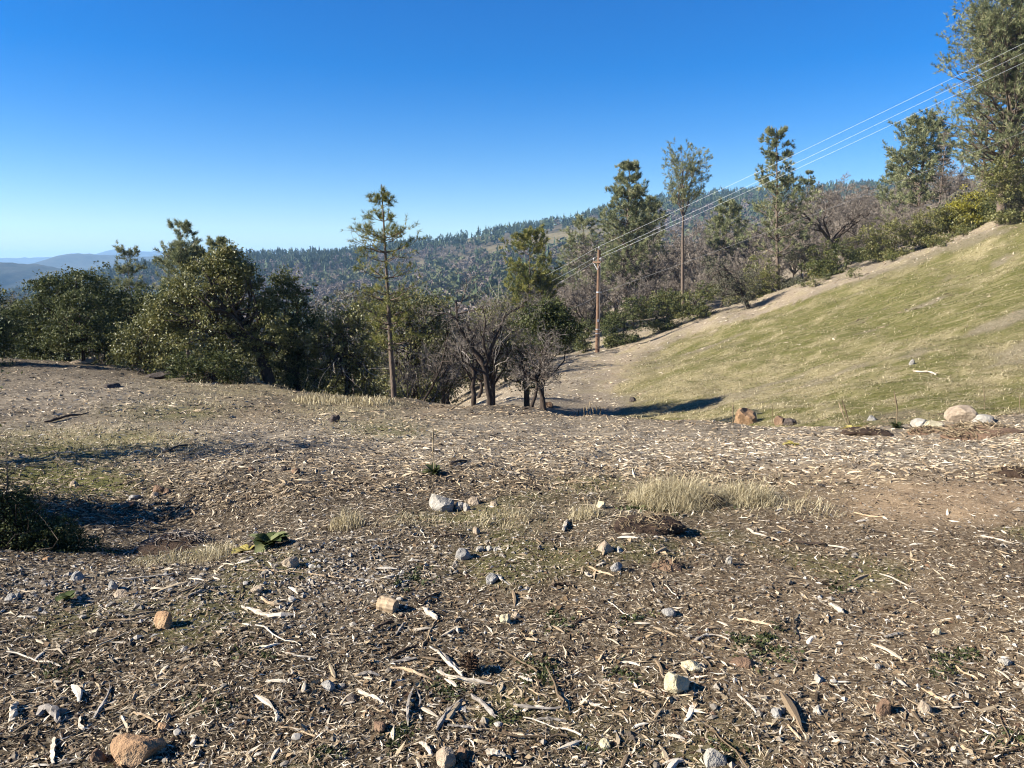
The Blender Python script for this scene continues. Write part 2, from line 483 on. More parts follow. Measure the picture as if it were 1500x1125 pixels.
def zones(X):
    """weights: meadow grass, red soil, grey mulch, straw, moss at world points"""
    px, py = proj(X)
    x, y = X[..., 0], X[..., 1]
    n1 = fbm(x / 2.2, y / 2.2, 21, 4); n2 = fbm(x / .7, y / .7, 31, 4); n3 = fbm(x / 7, y / 7, 41, 3)
    bl = lambda *a: blob(px, py, *a)
    line = np.interp(px, [820, 870, 1000, 1100, 1200, 1300, 1400, 1500, 1700], [560, 524, 492, 467, 431, 394, 355, 319, 245])
    edge = np.interp(px, [820, 880, 940, 1000, 1100, 2000], [30, 14, 9, 9, 8, 8])
    hill = sstep(16.0, 22.0, y) * sstep(780, 900, px + (n1 - .5) * 90)
    meadow = hill * sstep(-edge * .2, edge * 1.3, py - line + (n2 - .5) * 16) * sstep(880, 990, px + (py - 560) * .3 + (n1 - .5) * 130)
    meadow = np.maximum(meadow, sstep(16.5, 20, y) * (px > 1050) * (y < 70) * (py > line))
    full = meadow
    meadow = meadow * (1 - .75 * sstep(.56, .68, fbm(x / 5.0, (y - .4 * x) / 2.2, 47, 4) + .10 * bl(1450, 500, 120, 60) + .08 * bl(1060, 520, 120, 30) - .05))
    red = .9 * bl(1150, 436, 55, 12, -20) + .8 * bl(900, 540, 50, 14, -35) + .7 * bl(985, 545, 40, 10, -15) + .95 * bl(1390, 722, 200, 36) + .8 * bl(1180, 688, 140, 20) \
        + .45 * bl(370, 605, 70, 14) + .6 * bl(660, 592, 40, 8, -20) + .5 * bl(1095, 965, 25, 18) + .42 * bl(1300, 930, 420, 190) + .5 * bl(1380, 745, 180, 30) + .75 * bl(1355, 405, 50, 12, -15) + .45 * bl(1130, 500, 50, 8, -15)
    strip = hill * (1 - full) * (y < 76)
    red = red + .85 * strip * sstep(.42, .60, n1)
    red = np.clip(red * (.45 + 1.1 * n1), 0, 1)
    grey = sstep(.9, .2, np.abs(py - 650) / 75) * (y < 20) * (.55 + .6 * n1) * (1 - .5 * bl(700, 735, 250, 40))
    grey = np.maximum(grey, sstep(20, 26, y) * (1 - meadow) * (.5 + .6 * n1) * (px > 600))
    grey = np.maximum(grey, .5 * bl(120, 860, 200, 34) + .4 * bl(480, 850, 120, 60) + .8 * bl(120, 585, 260, 40))
    grey = np.clip(grey, 0, 1)
    straw = .6 * bl(1010, 722, 170, 26) + .7 * bl(120, 640, 130, 16) + .6 * bl(230, 655, 90, 14) + .5 * bl(340, 570, 130, 14) + .6 * bl(500, 600, 90, 18) + .5 * bl(270, 590, 60, 10) + .4 * bl(740, 760, 120, 18)
    straw = straw + meadow * sstep(.48, .66, .6 * fbm((x * .55 + (y + x * .25) * .2) / 4.5, (y * .9 - x * .5) / 1.6, 61, 4) + .4 * n2 + .16 * bl(1080, 560, 220, 50, -12) + .1 * bl(1440, 370, 50, 20, -20) - .10 * bl(1230, 450, 200, 50, -18)) * .8
    straw = straw + meadow * (.8 * bl(1480, 520, 90, 34, -20) + .55 * bl(1430, 372, 60, 14, -25) + .4 * bl(1040, 575, 130, 30, -10)) * (.3 + n1)
    straw = straw + .75 * meadow * bl(1130, 562, 260, 42, -10) * sstep(.35, .6, n2)
    straw = straw + .45 * strip * sstep(.48, .62, n2) * (y > 40)
    straw = np.clip(straw * (.5 + n2), 0, 1)
    moss = .8 * bl(90, 655, 120, 18) + .9 * bl(60, 690, 110, 14) + .9 * bl(110, 712, 80, 16) + .6 * bl(200, 640, 60, 10) + .5 * bl(560, 630, 60, 12) + .45 * bl(250, 605, 90, 12)
    meadow_bare = 0
    moss = moss + .55 * sstep(.56, .72, n1) * (y < 7) + .3 * sstep(.55, .7, n2) * (y < 5)
    moss = np.clip(1.25 * moss * (.4 + 1.2 * n2), 0, 1)
    return meadow, red, grey, straw, moss

def ground_material():
    t = NT('ground_soil')
    co = t.coord()
    za = t.attr('zone'); zs = t.n('ShaderNodeSeparateColor'); t.l(za.outputs['Color'], zs.inputs[0])
    zb = t.attr('zone_b'); zt = t.n('ShaderNodeSeparateColor'); t.l(zb.outputs['Color'], zt.inputs[0])
    fine = t.noise(55, 6, .72, co); mid = t.noise(9, 5, .65, co); big = t.noise(1.3, 4, .6, co)
    vor = t.n('ShaderNodeTexVoronoi'); vor.inputs['Scale'].default_value = 46; t.l(co, vor.inputs['Vector'])
    crumbs = vor.outputs['Color']
    cs = t.n('ShaderNodeSeparateColor'); t.l(crumbs, cs.inputs[0])
    base = t.ramp(fine, [(.34, (.011, .008, .005)), (.54, (.040, .029, .018)), (.78, (.15, .115, .072))])  # soil tone darkened to stand in for shadow in the gaps between chips
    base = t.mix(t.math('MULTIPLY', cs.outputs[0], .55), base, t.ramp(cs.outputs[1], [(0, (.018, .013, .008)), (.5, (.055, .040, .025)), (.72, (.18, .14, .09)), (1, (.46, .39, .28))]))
    redc = t.ramp(mid, [(.3, (.15, .100, .055)), (.7, (.37, .262, .155))])
    redc = t.mix(.5, redc, t.ramp(fine, [(.3, (.13, .085, .046)), (.7, (.38, .275, .165))]))
    # shredded mulch: long fibres in two directions
    def fibre(rz, sc):
        mp = t.n('ShaderNodeMapping'); mp.inputs['Rotation'].default_value = (0, 0, rz)
        mp.inputs['Scale'].default_value = (sc, sc * 7, sc); t.l(co, mp.inputs[0])
        return t.noise(1.0, 5, .7, mp.outputs[0], .8)
    f1 = fibre(.25, 5.0); f2 = fibre(-.55, 6.5)
    fm = t.math('MAXIMUM', f1, f2)
    g1 = fibre(.9, 21.0); g2 = fibre(-1.25, 27.0); g3 = fibre(.1, 24.0)
    gm = t.math('MAXIMUM', t.math('MAXIMUM', g1, g2), g3)
    mps = t.n('ShaderNodeMapping'); mps.inputs['Rotation'].default_value = (0, 0, .42); mps.inputs['Scale'].default_value = (.5, 3.6, 1); t.l(co, mps.inputs[0])
    streak = t.noise(1.0, 6, .68, mps.outputs[0], .6)
    grey = t.ramp(fm, [(.42, (.036, .027, .018)), (.52, (.16, .128, .088)), (.64, (.44, .375, .275))])
    mead = t.ramp(mid, [(.25, (.044, .042, .012)), (.5, (.082, .083, .022)), (.75, (.16, .138, .052))])
    mead = t.mix(t.math('MULTIPLY', fine, .5), mead, t.ramp(big, [(.3, (.058, .060, .014)), (.7, (.125, .098, .044))]))
    straw = t.ramp(fm, [(.40, (.085, .070, .030)), (.55, (.23, .19, .098)), (.70, (.46, .40, .25))])
    moss = t.ramp(fine, [(.3, (.048, .050, .015)), (.7, (.17, .158, .050))])
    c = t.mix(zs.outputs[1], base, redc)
    c = t.mix(t.ramp(gm, [(.60, (0, 0, 0)), (.65, (.9, .9, .9))]), c, t.ramp(cs.outputs[2], [(0, (.17, .125, .075)), (.5, (.36, .29, .19)), (1, (.56, .49, .37))]))
    c = t.mix(zs.outputs[2], c, grey)
    c = t.mix(zt.outputs[1], c, moss)
    c = t.mix(zs.outputs[0], c, mead)
    sf = t.math('MULTIPLY', t.ramp(streak, [(.50, (0, 0, 0)), (.60, (1, 1, 1))]), t.math('MULTIPLY', zs.outputs[0], .58))
    c = t.mix(t.math('MAXIMUM', t.math('MULTIPLY', zt.outputs[0], t.ramp(streak, [(.30, (.25, .25, .25)), (.55, (1, 1, 1))])), sf), c, straw)
    h = t.math('ADD', t.math('MULTIPLY', fine, .45), t.math('MULTIPLY', fm, .55))
    return t.done(t.bsdf(c, .97, .08, t.bump(h, .9, .035)))

def sheet(Hf, rows, us, off):
    y = rows[:, None]; x = us[None] * (rows[:, None] + off)
    y = np.broadcast_to(y, x.shape)
    X = np.stack([x, y, Hf(x, y)], -1)
    n, m = x.shape
    i = np.arange(n - 1)[:, None] * m + np.arange(m - 1)[None]
    Q = np.stack([i, i + 1, i + m + 1, i + m], -1).reshape(-1, 4)
    return X.reshape(-1, 3), Q

def color_attr(me, name, *cols):
    a = me.attributes.new(name, 'FLOAT_COLOR', 'POINT')
    n = len(cols[0]); c = np.zeros((n, 4), np.float32); c[:, 3] = 1
    for k, v in enumerate(cols): c[:, k] = v
    a.data.foreach_set('color', c.ravel())

rows = [-4.0, -2.5, -1.4, -.6, 0.1, .7, 1.2, 1.6]
y = 1.9
while y < 330:
    rows.append(y); y += .030 + .0105 * y + (.00006 * y * y)
rows = np.array(rows)
us = np.concatenate([np.linspace(-1.35, -.72, 46)[:-1], np.linspace(-.72, .78, 290), np.linspace(.78, 1.45, 46)[1:]])
V, Q = sheet(H, rows, us, 8.0)
mb = MB(); mb.add(V, Q)
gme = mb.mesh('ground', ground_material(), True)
ze = zones(V)
color_attr(gme, 'zone', ze[0], ze[1], ze[2])
color_attr(gme, 'zone_b', ze[3], ze[4])
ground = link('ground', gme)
tag(ground, 'cleared ground of brown soil, grey mulch and grassy hillside sloping across a draw', 'ground', kind='structure')

# ------------------------------------------------------------------ far country
hill_pts = []
for px, py in ((-300, 480), (-100, 458), (0, 440), (130, 409), (240, 389), (300, 383), (400, 378), (500, 373), (600, 361), (700, 349), (800, 334), (880, 312), (950, 298), (1050, 289), (1150, 284), (1300, 278), (1500, 270), (1750, 262)):
    hill_pts += [(px, py, 1300), (px, py + 16, 1950), (px, py + 40, 2600)]
for px, py in ((-300, 490), (-100, 475), (0, 462), (130, 446), (250, 432), (400, 424), (500, 416), (600, 408), (700, 394), (800, 376), (950, 352), (1100, 332), (1300, 312), (1500, 305), (1750, 300)):
    hill_pts.append((px, py, 800))
for px, py in ((-300, 500), (0, 496), (300, 486), (500, 474), (700, 452), (800, 438), (900, 420), (1000, 404), (1100, 388), (1300, 345), (1500, 330), (1750, 320)):
    hill_pts.append((px, py, 450))
for px, py in ((-300, 560), (0, 556), (300, 545), (550, 520), (700, 490), (800, 466), (900, 436), (1000, 408), (1100, 388), (1200, 364), (1300, 342), (1500, 320), (1750, 310)):
    hill_pts.append((px, py, 270))
class Hills(Terrain):
    OFF = 60.0
hill_T = Hills(hill_pts)
def HH(x, y):
    z = np.minimum(hill_T(x, y), 165)
    z = z + (fbm(x / 130, y / 130, 71, 4) - .5) * 15 * sstep(300, 700, y) + (fbm(x / 35, y / 35, 75, 3) - .5) * 6
    return z

def wood_floor():
    t = NT('hill_floor')
    co = t.coord()
    a = t.attr('zone'); s = t.n('ShaderNodeSeparateColor'); t.l(a.outputs['Color'], s.inputs[0])
    n = t.noise(.05, 6, .7, co); n2 = t.noise(.6, 5, .7, co)
    c = t.ramp(n2, [(.3, (.030, .027, .019)), (.7, (.105, .085, .062))])
    g = t.ramp(n, [(.35, (.075, .066, .030)), (.65, (.17, .135, .075))])
    c = t.mix(s.outputs[0], c, g)
    return t.done(t.bsdf(c, .98, .05))
def clearing(X):
    px, py = proj(X)
    n = fbm(X[..., 0] / 60, X[..., 1] / 60, 91, 3)
    b = lambda *a: blob(px, py, *a)
    c = 1.0 * b(820, 350, 60, 12, -10) + .9 * b(740, 362, 55, 9, -14) + .7 * b(690, 352, 50, 6, -10) + .6 * b(880, 338, 50, 10) + .6 * b(620, 385, 20, 5) + .5 * b(830, 325, 30, 6)+ .6 * b(960, 345, 40, 8)
    return np.clip(c * (.4 + 1.3 * n) * (X[..., 1] > 600), 0, 1)
rows2 = np.geomspace(255 + 60, 2600 + 60, 150) - 60
V, Q = sheet(HH, rows2, np.linspace(-.90, .92, 220), 60.0)
mb = MB(); mb.add(V, Q)
hme = mb.mesh('hillside', wood_floor(), True)
color_attr(hme, 'zone', clearing(V))
tag(link('hillside', hme), 'long wooded hill across the valley with a tan clearing near its ridge', 'hill', kind='structure')

far_mat = None
def ridge(name, label, prof, d, depth, drop, tree):
    """a far ridge: crest through given photo points at its real distance, falling away on both sides"""
    global far_mat
    if far_mat is None:
        t = NT('far_woodland'); n = t.noise(.02, 6, .75, t.coord())
        far_mat = t.done(t.bsdf(t.ramp(n, [(.35, (.022, .028, .018)), (.65, (.07, .066, .048))]), .98, .05))
    prof = np.array(prof, float)
    W0 = P(prof[:, 0], prof[:, 1], np.full(len(prof), float(d)))
    n = int(np.clip((W0[-1, 0] - W0[0, 0]) / (d * .004), 60, 300))
    xs = np.linspace(W0[0, 0], W0[-1, 0], n)
    zc = np.interp(xs, W0[:, 0], W0[:, 2])
    k = np.array([-1.0, -.8, -.6, -.45, -.3, -.2, -.12, -.05, 0, .05, .12, .3, .6, 1.0])
    y = d + k[:, None] * depth + (fbm(xs / (d * .1), xs * 0 + d, 5, 3) - .5)[None] * depth * .5
    x = np.broadcast_to(xs, y.shape)
    z = zc[None] - drop * np.abs(k[:, None]) ** 1.15
    z = z + (fbm(x / (d * .05), y / (d * .05), 83, 4) - .5) * drop * .35 * np.minimum(np.abs(k[:, None]) * 4, 1)
    z = z + (vnoise(x / tree, y / tree, 13)) * tree * .5 - tree * .3
    X = np.stack([x, y, z], -1); a, b = x.shape
    i = np.arange(a - 1)[:, None] * b + np.arange(b - 1)[None]
    Qd = np.stack([i, i + 1, i + b + 1, i + b], -1).reshape(-1, 4)
    m = MB(); m.add(X.reshape(-1, 3), Qd)
    o = m.build(name, far_mat, None, True)
    tag(o, label, 'hill', kind='structure')
ridge('near_blue_ridge', 'blue hazy wooded slope at the left edge', [(-500, 372), (-200, 378), (0, 384), (40, 388), (90, 400), (200, 425), (330, 445)], 2300, 700, 150, 14)
ridge('blue_ridge', 'flat topped blue ridge in the haze', [(-500, 400), (-100, 394), (40, 388), (62, 382), (78, 375), (95, 371), (125, 372), (150, 374), (200, 376), (260, 372), (330, 376), (420, 384), (600, 400)], 4200, 1100, 170, 22)
ridge('pale_ridge', 'pale low ridge on the horizon with one rounded peak', [(-600, 380), (-100, 381), (0, 379), (60, 377), (120, 378), (150, 373), (165, 368), (178, 366), (195, 368), (230, 368), (300, 371), (420, 374), (700, 380)], 8000, 1400, 190, 40)
ridge('horizon_ridge', 'faintest ridge along the horizon', [(-900, 383), (0, 382), (300, 382), (900, 380), (1700, 380)], 12500, 900, 170, 60)

# ------------------------------------------------------------------ woods on the far hill
M_CONIF = leaf_mat('far_conifer_green', [(0, (.018, .030, .015)), (.6, (.042, .060, .030)), (1, (.080, .098, .048))], .1, .8, .1)
M_BAREF = leaf_mat('far_bare_twigs', [(0, (.07, .055, .048)), (.6, (.15, .118, .10)), (1, (.24, .20, .165))], .1, .9, .05)
M_OAKF = leaf_mat('far_oak_green', [(0, (.035, .042, .018)), (.6, (.080, .088, .038)), (1, (.13, .13, .06))], .1, .8, .1)
def far_conifer():
    Vs, Ts, As = [], [], []; n = 0
    L = 5
    for k in range(L):
        f = k / (L - 1)
        z0 = .12 + .74 * f; r = (.20 * (1 - f) ** .8 + .035) * rng.uniform(.8, 1.2); h = .25 - .05 * f
        m = 6
        a = np.arange(m) / m * 6.283 + rng.uniform(0, 1)
        rr = r * np.where(np.arange(m) % 2, .45, 1.0) * rng.uniform(.75, 1.25, m)
        ring = np.stack([np.cos(a) * rr, np.sin(a) * rr, z0 + rng.uniform(-.03, .03, m)], 1)
        Vs.append(np.r_[ring, [[rng.normal() * .01, rng.normal() * .01, min(z0 + h, 1)]]])
        Ts.append(np.stack([np.arange(m), (np.arange(m) + 1) % m, np.full(m, m)], 1) + n); n += m + 1
        As.append(np.r_[np.full(m, rng.uniform(.3, .9)), .8])
    return np.concatenate(Vs), np.concatenate(Ts), np.concatenate(As)
def far_round(n, size, flat):
    u = norm(rng.normal(size=(n, 3))); c = u * rng.uniform(.55, 1, (n, 1)) * np.array([.5, .5, .42]) + [0, 0, .55]
    c[:, 2] = np.maximum(c[:, 2], .1)
    a = norm(rng.normal(size=(n, 3))); b = norm(np.cross(a, rng.normal(size=(n, 3))))
    s = size * rng.uniform(.6, 1.3, (n, 1))
    V = np.stack([c - a * s, c + b * s * flat, c + a * s], 1).reshape(-1, 3)
    return V, np.arange(n * 3).reshape(-1, 3), np.repeat(rng.uniform(0, 1, n), 3)
def far_tall():
    v, t, a = far_round(36, .19, .7)
    v = (v - [0, 0, .55]) * np.array([.42, .42, 1.0]) + [0, 0, .55]
    v[:, :2] *= np.interp(v[:, 2], [0, .3, .6, 1], [.5, 1.1, 1.0, .35])[:, None]
    return v, t, a
protos = [[far_conifer() for _ in range(2)] + [far_tall() for _ in range(4)], [far_round(42, .19, .55) for _ in range(4)], [far_round(38, .22, .9) for _ in range(3)]]
pmats = [M_CONIF, M_BAREF, M_OAKF]
Ncand = 21000
ly = rng.uniform(300 ** .5, 1345 ** .5, Ncand) ** 2
lx = rng.uniform(-.80, .86, Ncand) * ly
lz = HH(lx, ly)
X = np.stack([lx, ly, lz], 1)
cl = clearing(X); px, py = proj(X)
ridge_py = np.interp(px, [-300, 0, 130, 240, 400, 500, 600, 700, 800, 880, 950, 1150, 1500], [480, 440, 409, 389, 378, 373, 361, 349, 334, 312, 298, 284, 270])
dr = py - ridge_py
nz = fbm(lx / 70, ly / 70, 55, 3)
pc = np.where(dr < 12, .85, np.where(dr < 28, .5, np.where(dr < 55, .16, .03))) + (nz - .5) * np.where(dr < 28, .6, .25)
ty = np.where(rng.uniform(size=Ncand) < pc, 0, np.where(rng.uniform(size=Ncand) < .62 + (fbm(lx / 90, ly / 90, 66, 3) - .5) * 1.6, 1, 2))
keep = rng.uniform(size=Ncand) > cl * 1.25
keep &= rng.uniform(size=Ncand) < np.where(dr < 25, .85, .46)
near_w = near_T(lx, np.minimum(ly, 300)); keep &= (px > -120) & (px < 1640)
keep &= ~((px > 1330) & (ly < 900))
X, ty, cl = X[keep], ty[keep], cl[keep]
hgt = np.where(ty == 0, rng.uniform(10, 20, len(X)), rng.uniform(6, 12.5, len(X)))
wid = np.where(ty == 0, hgt * rng.uniform(.75, 1.25, len(X)), hgt * rng.uniform(.9, 1.35, len(X)))
rz = rng.uniform(0, 6.283, len(X))
order = np.argsort(X[:, 1])
names = [('conifer', 'dark conifer among the woods of the far hill', 'conifers of the far hill'),
         ('leafless_tree', 'leafless grey brown tree among the woods of the far hill', 'leafless trees of the far hill'),
         ('evergreen_oak', 'round olive green oak among the woods of the far hill', 'oaks of the far hill')]
pm = [[MB().add(v, t_, a).mesh(names[k][0], pmats[k]) for (v, t_, a) in protos[k]] for k in range(3)]
cnt = [0, 0, 0]; single = np.zeros(len(X), bool)
for i in order:
    k = ty[i]
    if cnt[k] >= (300, 200, 200)[k]: continue
    cnt[k] += 1; single[i] = True
    o = link(names[k][0], pm[k][i % len(pm[k])], None, X[i] - [0, 0, .4])
    o.scale = (wid[i], wid[i], hgt[i]); o.rotation_euler = (0, 0, rz[i])
    tag(o, names[k][1], 'tree', names[k][2])
for k, nm in enumerate(('far_conifer_wood', 'far_leafless_wood', 'far_oak_wood')):
    m = MB()
    for j, (v, t_, a) in enumerate(protos[k]):
        ii = np.where((ty == k) & ~single & (np.arange(len(X)) % len(protos[k]) == j))[0]
        c, s = np.cos(rz[ii])[:, None], np.sin(rz[ii])[:, None]
        w = wid[ii][:, None]
        vx = (v[None, :, 0] * c - v[None, :, 1] * s) * w + X[ii, 0:1]
        vy = (v[None, :, 0] * s + v[None, :, 1] * c) * w + X[ii, 1:2]
        vz = v[None, :, 2] * hgt[ii][:, None] + X[ii, 2:3] - .4
        vv = np.stack([vx, vy, vz], -1).reshape(-1, 3)
        tt = (t_[None] + (np.arange(len(ii)) * len(v))[:, None, None]).reshape(-1, 3)
        aa = np.clip(a[None] * .6 + rng.uniform(0, .45, (len(ii), 1)), 0, 1).ravel()
        if len(ii): m.add(vv, tt, aa)
    o = m.build(nm, pmats[k])
    tag(o, ('dark conifer forest covering the ridge of the far hill', 'grey brown leafless woods on the far hill', 'olive oak woods on the far hill')[k], 'forest', kind='stuff')

# ------------------------------------------------------------------ haze
m = bpy.data.materials.new('haze_air'); m.use_nodes = True
nt = m.node_tree; nt.nodes.clear()
ou = nt.nodes.new('ShaderNodeOutputMaterial'); pv = nt.nodes.new('ShaderNodeVolumePrincipled')
pv.inputs['Density'].default_value = .00012
pv.inputs['Color'].default_value = (.38, .66, 1.0, 1)
pv.inputs['Anisotropy'].default_value = .0
pv.inputs['Density Attribute'].default_value = ''
nt.links.new(pv.outputs[0], ou.inputs['Volume'])
bm = bmesh.new(); bmesh.ops.create_cube(bm, size=1)
me = bpy.data.meshes.new('haze'); bm.to_mesh(me); bm.free(); me.materials.append(m)
hz = link('haze', me)
zlo, zhi = -420.0, 200.0
hz.scale = (40000, 14800, zhi - zlo); hz.location = (0, 14800 / 2 - 300, (zlo + zhi) / 2)
tag(hz, 'thin blue haze hanging over the valley and far ridges', 'haze', kind='stuff')
# ------------------------------------------------------------------ trees and shrubs
M_OAK = leaf_mat('live_oak_leaf', [(0, (0.028, 0.036, 0.012)), (.45, (0.065, 0.077, 0.026)), (.8, (0.116, 0.122, 0.044)), (1, (0.231, 0.216, 0.098))], .25, .6, .14)
M_OAKY = leaf_mat('olive_oak_leaf', [(0, (0.055, 0.060, 0.019)), (.45, (0.127, 0.128, 0.037)), (.8, (0.209, 0.189, 0.062)), (1, (0.328, 0.280, 0.116))], .22, .5, .35)
M_SHRUB = leaf_mat('shrub_leaf', [(0, (0.037, 0.048, 0.015)), (.5, (0.094, 0.103, 0.027)), (.85, (0.156, 0.147, 0.040)), (1, (0.225, 0.163, 0.062))], .22, .5, .35)
M_BRIGHT = leaf_mat('yellow_green_leaf', [(0, (.10, .10, .012)), (.5, (.23, .21, .022)), (1, (.36, .30, .04))], .25, .5, .3)
M_GREYSH = leaf_mat('grey_shrub_leaf', [(0, (.050, .052, .030)), (.5, (.105, .102, .064)), (1, (.18, .165, .11))], .2, .7, .2)
M_NEED = leaf_mat('grey_pine_needle', [(0, (0.070, 0.086, 0.039)), (.5, (0.162, 0.178, 0.081)), (1, (0.309, 0.300, 0.155))], .25, .6, .25)
M_NEEDP = leaf_mat('young_pine_needle', [(0, (0.055, 0.068, 0.015)), (.5, (0.136, 0.149, 0.030)), (1, (0.292, 0.254, 0.067))], .28, .5, .3)
M_TWIG = leaf_mat('bare_twig', [(0, (.075, .062, .050)), (.5, (.17, .142, .115)), (1, (.31, .265, .215))], .0, .9, .1)
M_TWIGP = leaf_mat('pale_twig', [(0, (.10, .08, .06)), (.5, (.22, .185, .14)), (1, (.40, .35, .28))], .0, .9, .1)
M_BARK = bark_mat('dark_bark', (.022, .016, .012), (.085, .066, .052))
M_BARKG = bark_mat('grey_bark', (.050, .040, .032), (.19, .155, .125))
M_BARKP = bark_mat('pine_bark', (.055, .040, .030), (.19, .145, .11))

def loc(px, py, d, o):
    """local position of the photo point (px, py) at distance d, relative to o"""
    return P(px, py, d) - np.asarray(o)

def blob_points(blobs, per, up=.25):
    """clump centres near the surface of a set of ellipsoids, denser on the outside"""
    C = []
    for (c, r, w) in blobs:
        n = max(3, int(per * w))
        u = norm(rng.normal(size=(n, 3)) + np.array([0, 0, up]))
        q = rng.uniform(.45, 1.08, (n, 1)) ** .6
        C.append(np.asarray(c) + u * q * np.asarray(r) * (1 + .22 * rng.normal(size=(n, 1))))
    return np.concatenate(C)

def foliage(m, C, n_leaf, sig, L, W, droop=.2, flat=.3, lo=0, hi=1):
    M = len(C); n_leaf = n_leaf * .82; L = L * 1.0; W = W * .92
    k = rng.poisson(n_leaf * rng.uniform(.5, 1.5, M)).clip(3)
    idx = np.repeat(np.arange(M), k)
    s = sig * .82 * rng.uniform(.5, 1.5, (M, 1))
    p = C[idx] + rng.normal(size=(len(idx), 3)) * s[idx] * np.array([1, 1, .75])
    tint = np.clip(rng.uniform(lo, hi, M)[idx] * .45 + .55 * rng.uniform(0, 1, len(idx)) ** 1.3, 0, 1)
    m.add(*leaf_tris(p, L, W, tint, flat))

def limbs(m, root, C, r0, n, bend=.25, S=5, K=6):
    """curved limbs from points of the trunk line out to clump centres"""
    root = np.asarray(root, float)
    pick = rng.choice(len(C), min(n, len(C)), replace=False)
    E = C[pick]
    t = rng.uniform(.35, 1, len(E)); kk = (t * (len(root) - 1)); i = np.clip(kk.astype(int), 0, len(root) - 2)
    f = (kk - i)[:, None]
    B = root[i] * (1 - f) + root[i + 1] * f
    u = np.linspace(0, 1, K)[None, :, None]
    D = E - B
    mid = np.cross(D, rng.normal(size=D.shape)) / np.maximum(np.linalg.norm(D, axis=1, keepdims=True), .1) * bend
    Pn = B[:, None] + D[:, None] * u + mid[:, None] * np.sin(u * np.pi) + rng.normal(size=(len(E), K, 3)) * .03 * np.linalg.norm(D, axis=1)[:, None, None] * (u > 0) * (u < 1)
    Rn = (r0 * (1 - .65 * t))[:, None] * np.linspace(.6, .12, K)[None]
    m.add(*tubes(Pn, Rn, S), tint=rng.uniform(.1, .5))
    return Pn, Rn

def evergreen(name, label, base, blobs, trunk=None, r0=.12, leaf=M_OAK, per=60, n_leaf=45, sig=.16, L=.055, W=.030, n_limb=30, bark=M_BARK, cat='tree', group=None, lo=0, hi=1, twigs=0, flat=.3):
    """broadleaf tree or bush: trunk line, limbs out to leaf clumps, many leaf faces. blobs in local metres"""
    o = thing(name, base, label, cat, group)
    C = blob_points(blobs, per)
    if trunk is None:
        top = np.mean([b[0] for b in blobs], 0)
        trunk = np.array([[0, 0, -.15], [top[0] * .3, top[1] * .3, top[2] * .45], [top[0] * .8, top[1] * .8, top[2] * 1.0]])
    tr = resample(trunk, 9)
    m = MB()
    V, Q = tubes(tr[None], (r0 * np.linspace(1.15, .45, 9))[None], 8); m.add(V, Q)
    Pn, Rn = limbs(m, tr, C, r0, n_limb)
    m.build('trunk', bark, o, True)
    c = MB()
    foliage(c, C, n_leaf, sig, L, W, flat=flat, lo=lo, hi=hi)
    c.build('crown', leaf, o)
    if twigs:
        t = MB()
        g, gr = grow(Pn, np.maximum(Rn, .008), twigs, .3, 1, .8, .45, 4, .3, .05, .5, .4, 0, .006)
        t.add(*tubes(g, gr, 3), tint=rng.uniform(.2, 1))
        t.build('twigs', M_TWIGP, o)
    return o

def px_blobs(base, d, items):
    """ellipsoids from photo outline points: (x, y, half width, half height[, extra distance]) in photo pixels at distance d"""
    out = []
    for it in items:
        x, y, rx, ry = it[:4]; rx *= .94; ry *= .94; dd = d + (it[4] if len(it) > 4 else 0)
        k = dd / F
        r = (rx * k, max(rx, ry) * k * .85, ry * k)
        w = (rx * ry) ** .5 / 40
        out.append((loc(x, y, dd, base), r, w))
    return out

def bare_tree(name, label, base, lines, radii, levels, cat='tree', group=None, bark=M_BARK, twig=M_TWIG, first=None):
    """leafless tree: main limbs as point lists, then branching generations"""
    o = thing(name, base, label, cat, group)
    m = MB(); K = 10
    Pn = np.stack([resample(l, K) for l in lines]); Pn[:, 2:-1] += rng.normal(size=(len(lines), K - 3, 3)) * np.array(radii)[:, None, None] * .35
    Rn = np.stack([np.linspace(r, r * .28, K) for r in radii])
    V, Q = tubes(Pn, Rn, 8); m.add(V, Q)
    cur = (Pn, Rn); t = MB()
    for li, lv in enumerate(levels):
        g = grow(cur[0], cur[1], **lv)
        S = 5 if li == 0 else 3
        (m if li == 0 else t).add(*tubes(*g, S), tint=np.repeat(rng.uniform(0, 1, len(g[0])), g[0].shape[1] * S))
        cur = g
    m.build('trunk', bark, o, True)
    t.build('crown', twig, o)
    return o

